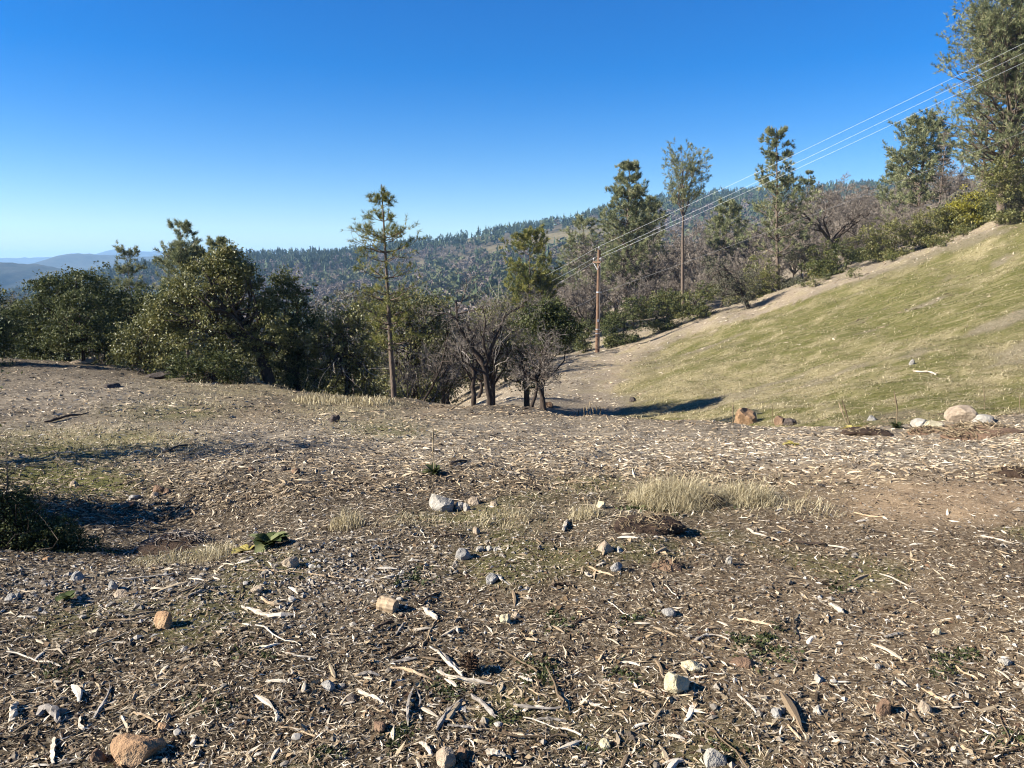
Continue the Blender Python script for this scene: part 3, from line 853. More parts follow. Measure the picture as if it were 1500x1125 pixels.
def pine(name, label, base, h, r0, start, prof, n_whorl, per_whorl, rise=.35, sub=5, tuft=(9, .20, .022), lean=(0, 0), sub_len=.45, needle=M_NEED, bark=M_BARKP, group=None, forks=(), spread=.7, curve=.25, droop=.0, dead=0, tuft_from=.45, t3=3, wob=.012, cat='tree'):
    """open pine: trunk, whorls of limbs whose reach follows prof(t) metres, branchlets ending in needle tufts"""
    o = thing(name, base, label, cat, group)
    K = 14
    z = np.linspace(-.2, h, K)
    f = np.clip(z / h, 0, 1)[:, None]
    tr = np.concatenate([f * np.array(lean)[None] + np.cumsum(rng.normal(size=(K, 2)) * wob * h / K * 2, 0), z[:, None]], 1)
    trunks = [tr]; r0 = r0 * .78; rads = [r0 * np.linspace(1.1, .14, K)]
    for (f0, dx, dy, hh) in forks:
        i = int(f0 * (K - 1))
        b = tr[i]; e = b + np.array([dx, dy, hh])
        q = np.linspace(0, 1, K)[:, None]
        trunks.append(b + (e - b) * q + np.array([dx, dy, 0]) * .45 * np.sin(q * np.pi) * (1 - q)); rads.append(rads[0][i] * np.linspace(.75, .1, K))
    m = MB()
    m.add(*tubes(np.stack(trunks), np.stack(rads), 8))
    BP = []; BR = []
    for ti, tk in enumerate(trunks):
        hmax = h if ti == 0 else tk[-1, 2]
        s0 = start if ti == 0 else (tk[0, 2] + .25 * (hmax - tk[0, 2])) / h
        nw = n_whorl if ti == 0 else max(4, int(n_whorl * .6))
        for t in np.linspace(s0, .965 * hmax / h, nw):
            zz = t * h + rng.normal() * .02 * h
            zz = min(zz, hmax * .99)
            b = np.array([np.interp(zz, tk[:, 2], tk[:, k]) for k in range(2)] + [zz])
            rad = np.interp(zz, tk[:, 2], rads[ti])
            a0 = rng.uniform(0, 6.28); n = max(2, rng.poisson(per_whorl))
            for j in range(n):
                a = a0 + j * 6.283 / n + rng.normal() * .35
                Lb = prof(t if ti == 0 else t) * rng.uniform(.6, 1.15) * (1 if ti == 0 else .75)
                rs = rise * rng.uniform(.5, 1.4) + .55 * max(0, (t - .8)) * 3
                q = np.linspace(0, 1, 6)[:, None]
                dirn = np.array([math.cos(a), math.sin(a), rs])
                pl = b + dirn * Lb * q + np.array([0, 0, 1]) * curve * Lb * q ** 2 + rng.normal(size=(6, 3)) * .035 * Lb * q
                BP.append(pl); BR.append(np.linspace(max(min(rad * .45, .05 * Lb ** .7 * .6), .008), .006, 6))
    BP = np.array(BP); BR = np.array(BR)
    m.add(*tubes(BP, BR, 4))
    g, gr = grow(BP, BR, sub, .3, 1.0, .75, sub_len, 4, .22, .12, .6, .5, .3, .004)
    m.add(*tubes(g, np.maximum(gr, .004), 3))
    m.build('trunk', bark, o, True)
    ends = np.concatenate([BP[:, -1], g[:, -1], g[:, 2]]); dirs = norm(np.concatenate([BP[:, -1] - BP[:, -2], g[:, -1] - g[:, -2], g[:, 2] - g[:, 1]]))
    if t3 > 2:
        ends = np.concatenate([ends, (g[:, -1] + g[:, 2]) / 2, g[:, 1]]); dirs = np.concatenate([dirs, dirs[len(BP):len(BP) + len(g)], dirs[-len(g):]])
    zt = (ends[:, 2] / h)
    kp = rng.uniform(size=len(ends)) > dead
    ends, dirs = ends[kp], dirs[kp]
    dirs = norm(dirs + np.array([0, 0, .35]))
    c = MB()
    tint = np.clip(rng.uniform(0, 1, len(ends)), 0, 1)
    n, L, W = tuft
    n = int(n * 1.12); W = W * 1.12
    V, T, A = needles(ends, dirs, n, L, W, tint, spread, droop)
    c.add(V, T, np.clip(A + rng.normal(size=len(A) // 3).repeat(3) * .15, 0, 1))
    c.build('crown', needle, o)
    return o

# ---- left group of evergreen oaks
def base_at(px, py, d=None):
    return G1(px, py) if d is None else at(px, d)

b0 = at(100, 34)
evergreen('live_oak', 'broad dome shaped dark oak at the far left of the clearing', b0,
          px_blobs(b0, 34, [(100, 445, 62, 42), (60, 470, 38, 42), (145, 455, 50, 40), (45, 505, 34, 32), (100, 500, 70, 34), (160, 500, 40, 34), (120, 420, 36, 24), (80, 425, 30, 22), (30, 480, 20, 30)]),
          r0=.16, per=95, n_leaf=50, sig=.17, L=.07, W=.042, n_limb=40)
b0 = at(196, 38)
evergreen('live_oak', 'dark oak behind the domed oak and in front of the small grey pine', b0,
          px_blobs(b0, 38, [(190, 455, 50, 34), (225, 450, 34, 32), (165, 470, 36, 30), (200, 500, 60, 40), (240, 480, 30, 40)]), r0=.15, per=85, n_leaf=46, sig=.19, L=.078, W=.046)
b0 = at(122, 30)
evergreen('oak_bush', 'rounded oak bush with glossy leaves in front of the domed oak', b0,
          px_blobs(b0, 30, [(115, 470, 42, 36), (140, 495, 46, 26), (90, 500, 30, 24), (165, 500, 26, 24), (110, 442, 24, 16)]), r0=.08, per=95, n_leaf=46, sig=.13, L=.058, W=.034, hi=1.2, cat='shrub')
b0 = at(215, 27.5)
evergreen('oak_bush', 'olive green bush left of the leaning oak', b0,
          px_blobs(b0, 27.5, [(205, 500, 40, 34), (232, 520, 34, 26), (185, 520, 22, 22), (225, 480, 22, 22)]), r0=.06, leaf=M_OAKY, per=95, n_leaf=44, sig=.12, L=.05, W=.03, cat='shrub')
b0 = at(392, 27)
tl = [loc(396, 562, 27, b0), loc(386, 530, 27, b0), loc(370, 497, 27, b0), loc(345, 470, 26.9, b0), loc(322, 445, 26.8, b0), loc(300, 420, 26.8, b0)]
evergreen('leaning_oak', 'large leaning oak whose dark trunk slants up to the left through its olive crown', b0,
          px_blobs(b0, 27, [(300, 420, 36, 34), (335, 408, 34, 36), (268, 445, 36, 34), (360, 425, 34, 32), (393, 466, 28, 30), (320, 465, 52, 34), (312, 390, 14, 14), (360, 400, 16, 14), (264, 424, 16, 13), (335, 378, 13, 20), (345, 395, 18, 16), (250, 480, 30, 32), (285, 515, 46, 34), (345, 510, 46, 34), (405, 500, 34, 40), (240, 452, 26, 20), (335, 385, 16, 24), (315, 545, 40, 22)]),
          trunk=tl, r0=.19, leaf=M_OAKY, per=88, n_leaf=48, sig=.14, L=.055, W=.032, n_limb=70)
b0 = at(318, 25.6)
evergreen('oak_bush', 'low dark bush at the foot of the leaning oak', b0, px_blobs(b0, 25.6, [(310, 540, 36, 24), (270, 540, 26, 22), (345, 552, 22, 14)]), r0=.05, per=80, n_leaf=40, sig=.11, L=.05, W=.03, cat='shrub')
b0 = at(436, 28)
evergreen('live_oak', 'dark upright oak just right of the leaning oak', b0,
          px_blobs(b0, 28, [(425, 455, 36, 44), (450, 500, 34, 46), (410, 520, 34, 40), (445, 545, 40, 30), (415, 425, 24, 26)]), r0=.14, per=90, n_leaf=48, sig=.14, L=.055, W=.032)
b0 = at(503, 27.5)
tl = [loc(508, 585, 27.5, b0), loc(512, 540, 27.5, b0), loc(498, 500, 27.5, b0), loc(492, 465, 27.5, b0)]
evergreen('live_oak', 'dense shadowy oak with several dark stems left of the young pine', b0,
          px_blobs(b0, 27.5, [(480, 500, 34, 36), (515, 490, 34, 34), (500, 540, 44, 30), (470, 545, 28, 30), (535, 530, 26, 34), (505, 470, 24, 22), (500, 572, 54, 18), (530, 580, 30, 14)]), trunk=tl, r0=.1, leaf=M_OAKY, twigs=3, per=70, n_leaf=42, sig=.15, L=.056, W=.032, n_limb=60)
b0 = at(520, 36)
evergreen('olive_oak', 'sparse olive tan oak behind the dark oak left of the young pine', b0,
          px_blobs(b0, 36, [(510, 450, 36, 30), (545, 465, 30, 34), (480, 470, 28, 28), (520, 500, 44, 40), (540, 440, 20, 20)]), r0=.12, leaf=M_GREYSH, per=70, n_leaf=30, sig=.2, L=.06, W=.032, twigs=5, bark=M_BARKG)
b0 = at(610, 32)
evergreen('olive_oak', 'olive green oak rising behind the young pine', b0,
          px_blobs(b0, 32, [(590, 455, 36, 30), (620, 470, 34, 34), (565, 475, 34, 34), (600, 515, 50, 44), (640, 510, 28, 40), (630, 445, 24, 18), (555, 520, 26, 40), (600, 560, 50, 26)]), r0=.14, leaf=M_OAKY, per=80, n_leaf=40, sig=.17, L=.06, W=.034, n_limb=60, twigs=3)
b0 = at(648, 33)
evergreen('olive_oak', 'thin greyish oak between the young pine and the gnarled leafless oak', b0,
          px_blobs(b0, 33, [(655, 470, 26, 30), (665, 510, 26, 40), (645, 550, 30, 30)]), r0=.09, leaf=M_OAK, per=70, n_leaf=36, sig=.18, L=.056, W=.03, twigs=5)
b0 = at(-28, 27)
evergreen('live_oak', 'dark oak in deep shade at the left edge of the picture', b0,
          px_blobs(b0, 27, [(-20, 480, 40, 40), (-10, 515, 36, 26), (-50, 440, 40, 50), (-60, 500, 40, 40), (2, 492, 16, 26)]), r0=.2, per=85, n_leaf=50, sig=.13, L=.05, W=.03)
b0 = at(8, 42)
evergreen('oak_bush', 'distant grey green bush between the left edge and the domed oak', b0, px_blobs(b0, 42, [(10, 455, 26, 26), (25, 470, 20, 24), (0, 490, 30, 34)]), r0=.08, leaf=M_GREYSH, per=80, n_leaf=36, sig=.2, L=.07, W=.04, cat='shrub')
# small pines behind the oaks
b0 = at(206, 58)
pine('grey_pine', 'small grey pine poking up above the oaks at the left', b0, float(P(206, 367, 58)[2] - b0[2]), .14, .45, lambda t: 1.25 * (1 - max(0, t - .5) * 1.3) + .25, 12, 4, .45, 5, (10, .24, .030), t3=4, sub_len=.5)
b0 = at(281, 44)
pine('grey_pine', 'bushy grey pine crown showing just behind the leaning oak', b0, float(P(283, 340, 44)[2] - b0[2]), .17, .35, lambda t: 1.5 * (1 - max(0, t - .6) * 1.9) + .15, 16, 4, .5, 6, (10, .22, .028), t3=4, sub_len=.5, forks=[(.7, .6, 0, 2.1)])
b0 = at(333, 40)
pine('grey_pine', 'small dark pine tip above the top of the leaning oak', b0, float(P(333, 360, 40)[2] - b0[2]), .12, .6, lambda t: .95 * (1 - max(0, t - .6) * 2.0) + .12, 11, 4, .5, 5, (10, .20, .026), t3=4, sub_len=.5)

# ---- young pine standing alone at the edge of the pad
b0 = at(578, 24.6)
hh = float(P(567, 270, 24.6)[2] - b0[2])
pine('young_pine', 'slender young pine with a straight bare lower trunk at the edge of the clearing', b0, hh, .115, .26,
     lambda t: float(np.interp(t, [0, .3, .45, .62, .72, .82, .93, 1], [.7, .8, 1.2, 1.25, 1.0, .66, .28, .08])), 22, 3.6, .10, 5, (9, .15, .012), lean=(-.26, 0), needle=M_NEEDP, curve=.3, spread=.85, sub_len=.42, wob=.006, tuft_from=.6, dead=.18)

# ---- leafless gnarled oaks at the lip
def lv(n, a, l, K=4, w=.28, up=.03, t0=.3, **k):
    return dict(n=n, t0=t0, t1=1.0, ang=a, ln=l, K=K, wander=w, up=up, **k)
d = 24.0
b0 = at(717, d)
L1 = [loc(717, 603, d, b0), loc(719, 580, d, b0), loc(714, 552, d, b0), loc(704, 526, d, b0), loc(690, 503, d - .1, b0), loc(678, 495, d - .2, b0), loc(670, 480, d - .3, b0), loc(672, 455, d - .3, b0), loc(668, 440, d - .2, b0)]
L2 = [loc(711, 536, d, b0), loc(721, 512, d + .1, b0), loc(727, 488, d + .2, b0), loc(738, 466, d + .3, b0), loc(752, 452, d + .4, b0), loc(768, 447, d + .5, b0)]
L3 = [loc(693, 507, d, b0), loc(690, 487, d, b0), loc(686, 478, d + .1, b0), loc(678, 470, d + .1, b0)]
L4 = [loc(716, 530, d, b0), loc(706, 500, d - .3, b0), loc(712, 470, d - .4, b0), loc(706, 448, d - .5, b0)]
bare_tree('gnarled_oak', 'gnarled leafless oak with a crooked dark trunk forking at the edge of the clearing', b0, [L1, L2, L3, L4], [.105, .068, .042, .045],
          [lv(9, .9, .42, 6), lv(6, .8, .55, 5), lv(5, .8, .6, 3, r_min=.005), lv(3, .7, .6, 2, r_min=.0045)])
d = 26.0
b0 = at(694, d)
bare_tree('gnarled_oak', 'short stout leafless oak just left of the crooked one', b0,
          [[loc(694, 598, d, b0), loc(693, 570, d, b0), loc(694, 545, d, b0), loc(686, 525, d, b0), loc(676, 508, d, b0)], [loc(694, 548, d, b0), loc(702, 525, d + .3, b0), loc(700, 500, d + .4, b0)], [loc(692, 560, d, b0), loc(680, 538, d - .3, b0), loc(664, 520, d - .4, b0)]], [.10, .062, .04],
          [lv(8, .85, .6, 6), lv(6, .8, .6, 4), lv(4, .8, .55, 3, r_min=.005), lv(3, .7, .6, 2, r_min=.0045)])
d = 23.0
b0 = at(790, d)
bare_tree('forked_oak', 'small leafless oak standing on two crossed dark stems', b0,
          [[loc(798, 605, d, b0), loc(795, 582, d, b0), loc(786, 558, d, b0), loc(780, 535, d + .1, b0), loc(772, 510, d + .2, b0)], [loc(777, 603, d + .1, b0), loc(783, 580, d + .1, b0), loc(788, 555, d + .1, b0), loc(797, 525, d, b0), loc(803, 500, d - .1, b0)],
           [loc(788, 556, d, b0), loc(800, 543, d - .2, b0), loc(810, 522, d - .2, b0)], [loc(784, 556, d, b0), loc(768, 545, d + .3, b0), loc(752, 530, d + .3, b0)]], [.072, .062, .04, .04],
          [lv(10, .8, .5, 6, up=.06), lv(7, .75, .55, 4, up=.05), lv(4, .8, .55, 3, r_min=.0045), lv(3, .7, .6, 2, r_min=.004)])
b0 = at(772, 33)
evergreen('olive_oak', 'olive oak in the draw behind the gnarled and forked oaks', b0, px_blobs(b0, 33, [(765, 505, 34, 34), (790, 520, 26, 32), (745, 530, 26, 34), (775, 550, 36, 28)]), r0=.13, leaf=M_OAKY, per=70, n_leaf=36, sig=.17, L=.06, W=.034, n_limb=40, twigs=4)
b0 = at(722, 32)
evergreen('olive_oak', 'thin olive oak directly behind the crooked gnarled oak', b0, px_blobs(b0, 32, [(715, 480, 30, 28), (742, 490, 28, 30), (725, 450, 24, 20), (705, 520, 26, 30)]), r0=.11, leaf=M_OAKY, per=60, n_leaf=32, sig=.19, L=.055, W=.03, n_limb=36, twigs=5)
d = 27.5
b0 = at(590, d)
bare_tree('dead_bush', 'grey tangle of leafless brush around the foot of the young pine', b0,
          [[loc(x0, 596, d, b0), loc(x0 + s, 565, d + e, b0), loc(x0 + 2.1 * s, 535 + q, d + e * 2, b0)] for (x0, s, e, q) in ((560, -12, .2, 8), (575, 6, -.4, 0), (592, 12, .3, -6), (610, 16, -.2, 4), (548, -6, .4, 10), (630, 14, .3, 2), (622, -8, -.4, 0), (600, -14, .5, -6))], [.03] * 8,
          [lv(9, .7, .55, 5), lv(7, .8, .55, 3, r_min=.005), lv(6, .8, .5, 2, r_min=.004)], cat='shrub', bark=M_BARKG)
d = 26.8
b0 = at(640, d)
bare_tree('leafless_tree', 'thin leaning leafless tree between the young pine and the gnarled oaks', b0,
          [[loc(612, 600, d, b0), loc(628, 575, d, b0), loc(645, 545, d, b0), loc(652, 515, d, b0), loc(655, 490, d, b0)], [loc(640, 560, d, b0), loc(655, 540, d + .2, b0), loc(672, 530, d + .3, b0)], [loc(600, 590, d, b0), loc(595, 560, d, b0), loc(585, 540, d, b0)]], [.06, .035, .03],
          [lv(9, .8, .5, 6), lv(6, .8, .55, 5), lv(5, .8, .55, 4)])
b0 = at(804, 31)
evergreen('round_oak', 'compact round evergreen oak, nearly black on its right side, behind the forked oak', b0,
          px_blobs(b0, 31, [(805, 478, 36, 30), (825, 480, 26, 28), (785, 470, 26, 24), (800, 455, 26, 16), (810, 495, 30, 16)]), trunk=[loc(794, 603, 31, b0), loc(794, 560, 31, b0), loc(798, 520, 31, b0), loc(806, 480, 31, b0)], r0=.085, per=120, n_leaf=52, sig=.15, L=.055, W=.033)
b0 = at(150, 31)
bare_tree('dead_bush', 'low pale leafless bush at the foot of the left oaks', b0,
          [[np.array([0, 0, 0]), np.array([a * .3, b * .3, .4]), np.array([a * .7, b * .7, .75])] for a, b in ((-1, 0), (-.5, .6), (0, .2), (.5, -.4), (1, .3), (.2, -1), (-.6, -.7))], [.018] * 7, [lv(9, .6, .55, 5), lv(6, .7, .5, 4)], cat='shrub', twig=M_TWIGP, bark=M_BARKG)

# ---- pines on the right
def pine_px(px, top, d, **k):
    b = at(px, d)
    return b, float(P(px, top, d)[2] - b[2])
b0, hh = pine_px(915, 243, 84)
pine('grey_pine', 'broad dense pine with a pointed top left of the tall thin pine', b0, hh, .26, .22, lambda t: float(np.interp(t, [.2, .35, .5, .62, .68, .8, .92, 1], [2.2, 3.0, 3.1, 2.7, 2.5, 1.9, 1.2, .35])), 26, 5.5, .35, 6, (11, .34, .050), t3=4, sub_len=.42)
b0, hh = pine_px(948, 286, 92)
pine('grey_pine', 'shorter dark pine tucked between the broad pine and the tall thin pine', b0, hh, .2, .3, lambda t: float(np.interp(t, [.3, .6, .8, 1], [2.2, 2.0, 1.4, .4])), 15, 4.2, .35, 5, (11, .34, .05), t3=4, sub_len=.42)
b0, hh = pine_px(1001, 220, 76)
pine('grey_pine', 'tall thin pine with a bare trunk and an open see through crown', b0, hh, .24, .62, lambda t: float(np.interp(t, [.6, .72, .82, .92, 1], [1.2, 2.3, 2.4, 1.9, .9])), 11, 3.2, .7, 5, (8, .24, .030), lean=(-.7, .3), t3=3, sub_len=.35, forks=[(.66, .8, .3, 3.9), (.68, -.7, -.3, 3.5), (.8, .3, -.3, 2.4)], dead=.05)
b0, hh = pine_px(1140, 188, 69)
pine('grey_pine', 'tallest free standing pine with a tufted top beside the power lines', b0, hh, .24, .22, lambda t: float(np.interp(t, [.2, .35, .5, .58, .62, .66, .74, .85, .95, 1], [2.6, 3.0, 2.9, 2.3, 2.1, 1.9, 1.3, 1.35, 1.1, .5])), 22, 3.6, .3, 6, (10, .30, .042), lean=(-.75, 0), t3=4, sub_len=.38, dead=.1)
b0, hh = pine_px(1178, 250, 92)
pine('grey_pine', 'small pine top to the right of the tallest free standing pine', b0, hh, .12, .4, lambda t: float(np.interp(t, [.4, .8, .9, 1], [1.6, 1.2, .8, .2])), 12, 3.5, .4, 5, (9, .26, .038), t3=3, sub_len=.4)
b0, hh = pine_px(1340, 177, 88)
pine('grey_pine', 'rounded grey pine left of the bare spire near the right edge', b0, hh, .28, .30, lambda t: float(np.interp(t, [.3, .45, .6, .8, .92, 1], [2.6, 3.2, 3.4, 2.8, 1.9, .7])), 20, 4.6, .35, 6, (11, .38, .055), t3=4, sub_len=.42)
b0, hh = pine_px(1372, 190, 84)
pine('bare_conifer', 'thin reddish bare conifer spire beside the rounded grey pine', b0, hh, .15, .3, lambda t: 1.5 * (1.05 - t) + .2, 24, 4, .1, 4, (5, .14, .03), needle=M_TWIG, t3=3, sub_len=.3, dead=.4)
b0, hh = pine_px(1466, -42, 62)
pine('grey_pine', 'huge grey pine at the right edge whose top leaves the picture', b0, hh, .42, .18, lambda t: float(np.interp(t, [.15, .3, .5, .7, .9, 1], [3.6, 4.9, 5.0, 4.4, 3.0, 1.2])), 34, 5.0, .35, 6, (11, .30, .036), t3=4, sub_len=.42, forks=[(.45, 1.9, .6, 6.5), (.55, -1.6, -.4, 6.0)])
b0, hh = pine_px(1434, 110, 73)
pine('grey_pine', 'middle sized open pine standing left of the huge pine at the right edge', b0, hh, .2, .25, lambda t: float(np.interp(t, [.2, .45, .7, .9, 1], [1.6, 2.2, 1.8, 1.2, .4])), 18, 3.6, .3, 6, (10, .28, .038), t3=4, sub_len=.42, dead=.15)
b0, hh = pine_px(1530, 60, 66)
pine('grey_pine', 'dense pine at the very right edge behind the power lines', b0, hh, .3, .2, lambda t: float(np.interp(t, [.2, .5, .8, 1], [3.0, 3.2, 2.2, .6])), 22, 4.6, .35, 6, (11, .32, .045), t3=4, sub_len=.42)
b0, hh = pine_px(1502, -8, 64)
pine('grey_pine', 'second huge pine crowding the first at the right edge', b0, hh, .34, .2, lambda t: float(np.interp(t, [.2, .5, .8, 1], [3.4, 4.0, 3.2, .8])), 26, 4.8, .35, 6, (11, .32, .040), t3=4, sub_len=.42)
b0, hh = pine_px(777, 345, 78)
pine('grey_pine', 'olive green two stemmed pine left of the utility pole', b0, hh, .17, .30, lambda t: float(np.interp(t, [.3, .5, .75, .9, 1], [2.2, 2.7, 2.5, 1.6, .7])), 17, 4.4, .45, 6, (11, .32, .046), t3=4, sub_len=.42, forks=[(.2, 1.3, .3, 6.2)], needle=M_NEEDP)
b0, hh = pine_px(852, 322, 105)
pine('grey_pine', 'wispy pale grey pine behind the utility pole', b0, hh, .2, .3, lambda t: float(np.interp(t, [.3, .6, .85, 1], [2.6, 3.0, 2.0, .6])), 15, 4.0, .4, 6, (9, .42, .06), t3=4, sub_len=.42, dead=.2)
b0, hh = pine_px(1060, 300, 95)
pine('grey_pine', 'hazy pine half hidden behind the tallest free standing pine', b0, hh, .2, .25, lambda t: float(np.interp(t, [.2, .6, .85, 1], [2.4, 2.6, 1.7, .5])), 14, 4.0, .35, 5, (10, .38, .055), t3=4, sub_len=.42)
b0, hh = pine_px(1310, 235, 98)
pine('grey_pine', 'pale pine behind and below the rounded grey pine', b0, hh, .2, .2, lambda t: float(np.interp(t, [.2, .6, .85, 1], [2.6, 2.8, 1.7, .5])), 14, 4.0, .35, 5, (10, .38, .055), t3=4, sub_len=.42)

# ---- brown leafless oaks on the slope behind, each a tree of its own
def oak_proto(h, spread, seed_label):
    lines = [[[0, 0, -.2], [.1 * h * rng.normal() * .4, .1 * h * rng.normal() * .4, .22 * h], [rng.normal() * .08 * h, rng.normal() * .08 * h, .42 * h]]]
    top = np.array(lines[0][1])
    for k in range(5):
        a = k * 1.26 + rng.uniform(-.4, .4); s = spread * rng.uniform(.6, 1)
        e = np.array([math.cos(a) * s, math.sin(a) * s, h * rng.uniform(.62, .92)])
        lines.append([top, top + (e - top) * .5 + [0, 0, -.06 * h], e])
    return lines
bare_src = []
for k in range(3):
    h = 6.0
    o = bare_tree('leafless_oak', 'x', (0, 0, 0), oak_proto(h, 2.4, k), [.17, .09, .09, .08, .08, .08], [lv(6, .85, .5, 5, up=.04), lv(6, .8, .55, 4, up=.03), lv(7, .8, .6, 3, r_min=.016), lv(5, .7, .6, 2, r_min=.015)], group='brown leafless oaks on the slope behind the pole', bark=M_BARK)
    bare_src.append(o)
spots = []
for (px, top, d) in ((905, 340, 92), (940, 360, 84), (965, 345, 100), (1000, 372, 88), (1030, 352, 96), (1055, 372, 80), (1020, 395, 78), (1085, 372, 90), (960, 395, 80), (925, 400, 78), (1180, 305, 92), (1215, 290, 100), (1245, 300, 90), (1268, 292, 104), (1290, 308, 92), (1160, 340, 84), (1200, 330, 86), (1240, 330, 84),
                     (1105, 350, 84), (1280, 330, 84), (1320, 300, 96), (1390, 250, 86), (1400, 280, 80), (1365, 290, 82), (1345, 310, 80), (1420, 270, 76), (1460, 235, 80), (1490, 225, 74), (880, 400, 90), (860, 410, 82), (835, 405, 98), (820, 420, 88), (985, 330, 118), (1040, 318, 125), (1095, 318, 128), (1140, 318, 125), (1185, 282, 125), (1225, 265, 130), (1255, 270, 135), (1300, 285, 125), (1010, 340, 135), (930, 345, 130), (880, 372, 125), (760, 440, 60), (742, 455, 56), (770, 470, 52), (850, 440, 84), (700, 470, 52), (660, 480, 56), (795, 430, 90), (1130, 375, 80), (1150, 300, 140), (1200, 275, 150), (1100, 330, 150), (1060, 325, 150), (1280, 275, 150), (1330, 270, 130), (1400, 285, 70), (1432, 262, 70), (1455, 268, 68), (1480, 262, 67), (1500, 255, 69), (1375, 300, 72), (1350, 300, 76), (1322, 312, 78)):
    spots.append((px, top, d))
for i, (px, top, d) in enumerate(spots):
    b = at(px, d); hh = float(P(px, top, d)[2] - b[2])
    s = np.clip(hh / 6.2, .45, 2.0); w = s * rng.uniform(.85, 1.15)
    src = bare_src[i % 3]
    lab = 'brown leafless oak in the thicket on the slope behind the utility pole'
    if i < 3:
        o = src; o['label'] = lab; o.location = b; o.scale = (w, w, s); o.rotation_euler = (0, 0, rng.uniform(0, 6.28))
    else:
        copy_thing(src, b, rng.uniform(0, 6.28), (w, w, s), lab)
# a few more thicket trees far back, only crowns showing
for i in range(60):
    d = rng.uniform(110, 260); px = rng.uniform(800, 1460)
    b = at(px, d); s = rng.uniform(.8, 1.35)
    copy_thing(bare_src[i % 3], b, rng.uniform(0, 6.28), s, 'brown leafless oak in the thicket on the slope behind the utility pole')

b0 = at(1230, 80)
d = 80
bare_tree('spreading_oak', 'wide spreading leafless oak with dark branches above the shrubs left of the round manzanita', b0,
          [[loc(1225, 400, d, b0), loc(1222, 370, d, b0), loc(1212, 345, d, b0), loc(1190, 325, d, b0), loc(1165, 305, d, b0)], [loc(1221, 365, d, b0), loc(1232, 340, d, b0), loc(1250, 320, d + 1, b0), loc(1262, 298, d + 1, b0)], [loc(1222, 352, d, b0), loc(1238, 338, d - 1, b0), loc(1275, 312, d - 1, b0)], [loc(1215, 348, d, b0), loc(1205, 320, d - 1, b0), loc(1215, 295, d - 1, b0)]], [.26, .18, .14, .13],
          [lv(9, .8, .45, 6), lv(7, .8, .5, 4), lv(7, .8, .55, 3, r_min=.015), lv(4, .7, .6, 2, r_min=.014)])
# ---- shrubs along the upper edge of the grassy hillside
def shrub(name, label, px, d, items, leaf, per=85, n_leaf=40, L=.085, W=.05, sig=.19, **k):
    b = at(px, d)
    bl_ = px_blobs(b, d, items); xs = [q[0][0] - q[1][0] for q in bl_] + [q[0][0] + q[1][0] for q in bl_]
    w = (max(xs) - min(xs)) / 2; bl_.append((np.array([(max(xs) + min(xs)) / 2, 0, .38]), (w * .62, w * .6, .5), w * .5))
    return evergreen(name, label, b, bl_, r0=.06, leaf=leaf, per=per, n_leaf=n_leaf, sig=sig, L=L, W=W, n_limb=18, cat='shrub', **k)
shrub('shrub', 'dark green bush just right of the utility pole', 912, 65, [(912, 462, 28, 24), (935, 450, 22, 20), (895, 478, 18, 16), (925, 475, 24, 14)], M_OAK)
shrub('shrub', 'light green bush at the foot of the utility pole on its left', 858, 67, [(858, 482, 14, 15), (848, 490, 10, 10)], M_SHRUB)
shrub('shrub', 'small green bush at the foot of the utility pole on its right', 896, 65, [(893, 492, 13, 10)], M_SHRUB)
shrub('shrub', 'yellowish green bush in the row between the pole and the bent grey oak', 975, 66, [(968, 445, 26, 20), (990, 438, 20, 16), (950, 455, 18, 14)], M_SHRUB)
shrub('shrub', 'green bush left of the bent grey oak', 1022, 65, [(1018, 440, 24, 16), (1040, 430, 22, 20), (1000, 452, 18, 10)], M_SHRUB)
b0 = at(1092, 63)
evergreen('bent_oak', 'bent grey leaved oak with a black shaded base beside the red dirt bank', b0, px_blobs(b0, 63, [(1062, 410, 24, 22), (1078, 425, 26, 20), (1090, 438, 20, 14), (1050, 395, 18, 16), (1100, 415, 16, 20)]),
          trunk=[loc(1100, 460, 63, b0), loc(1092, 438, 63, b0), loc(1078, 412, 63, b0), loc(1060, 390, 63, b0)], r0=.16, leaf=M_GREYSH, per=80, n_leaf=34, sig=.2, L=.075, W=.04, twigs=4)
shrub('shrub', 'rounded olive shrub left of the foot of the tallest free standing pine', 1112, 68, [(1112, 402, 26, 28), (1100, 420, 20, 16), (1128, 412, 18, 20)], M_OAKY)
shrub('shrub', 'round grey shrub right of the foot of the tallest free standing pine', 1172, 71, [(1172, 362, 20, 24), (1168, 380, 18, 16), (1185, 375, 14, 18)], M_GREYSH)
shrub('shrub', 'green and orange tinged shrub on the hillside edge right of the tallest free standing pine', 1212, 67, [(1205, 378, 24, 22), (1228, 372, 22, 20), (1190, 392, 18, 14), (1215, 392, 26, 12)], M_SHRUB)
shrub('manzanita', 'large rounded olive manzanita on the hillside edge', 1300, 67.5, [(1290, 342, 30, 24), (1315, 340, 26, 22), (1270, 355, 26, 18), (1305, 360, 34, 14), (1335, 348, 16, 18)], M_OAKY)
shrub('shrub', 'olive shrub between the large manzanita and the bright yellow green bush', 1365, 67, [(1360, 325, 24, 18), (1380, 318, 18, 14), (1345, 335, 16, 12)], M_OAKY)
shrub('yellow_bush', 'bright yellow green bush high on the hillside edge', 1432, 66.5, [(1425, 298, 30, 19), (1450, 298, 22, 17), (1402, 306, 20, 13), (1435, 312, 32, 12)], M_BRIGHT)
shrub('shrub', 'grey green shrub below the bright yellow green bush', 1452, 66, [(1450, 325, 24, 12), (1470, 318, 18, 12), (1432, 330, 14, 8)], M_OAKY)
b0 = at(1482, 68)
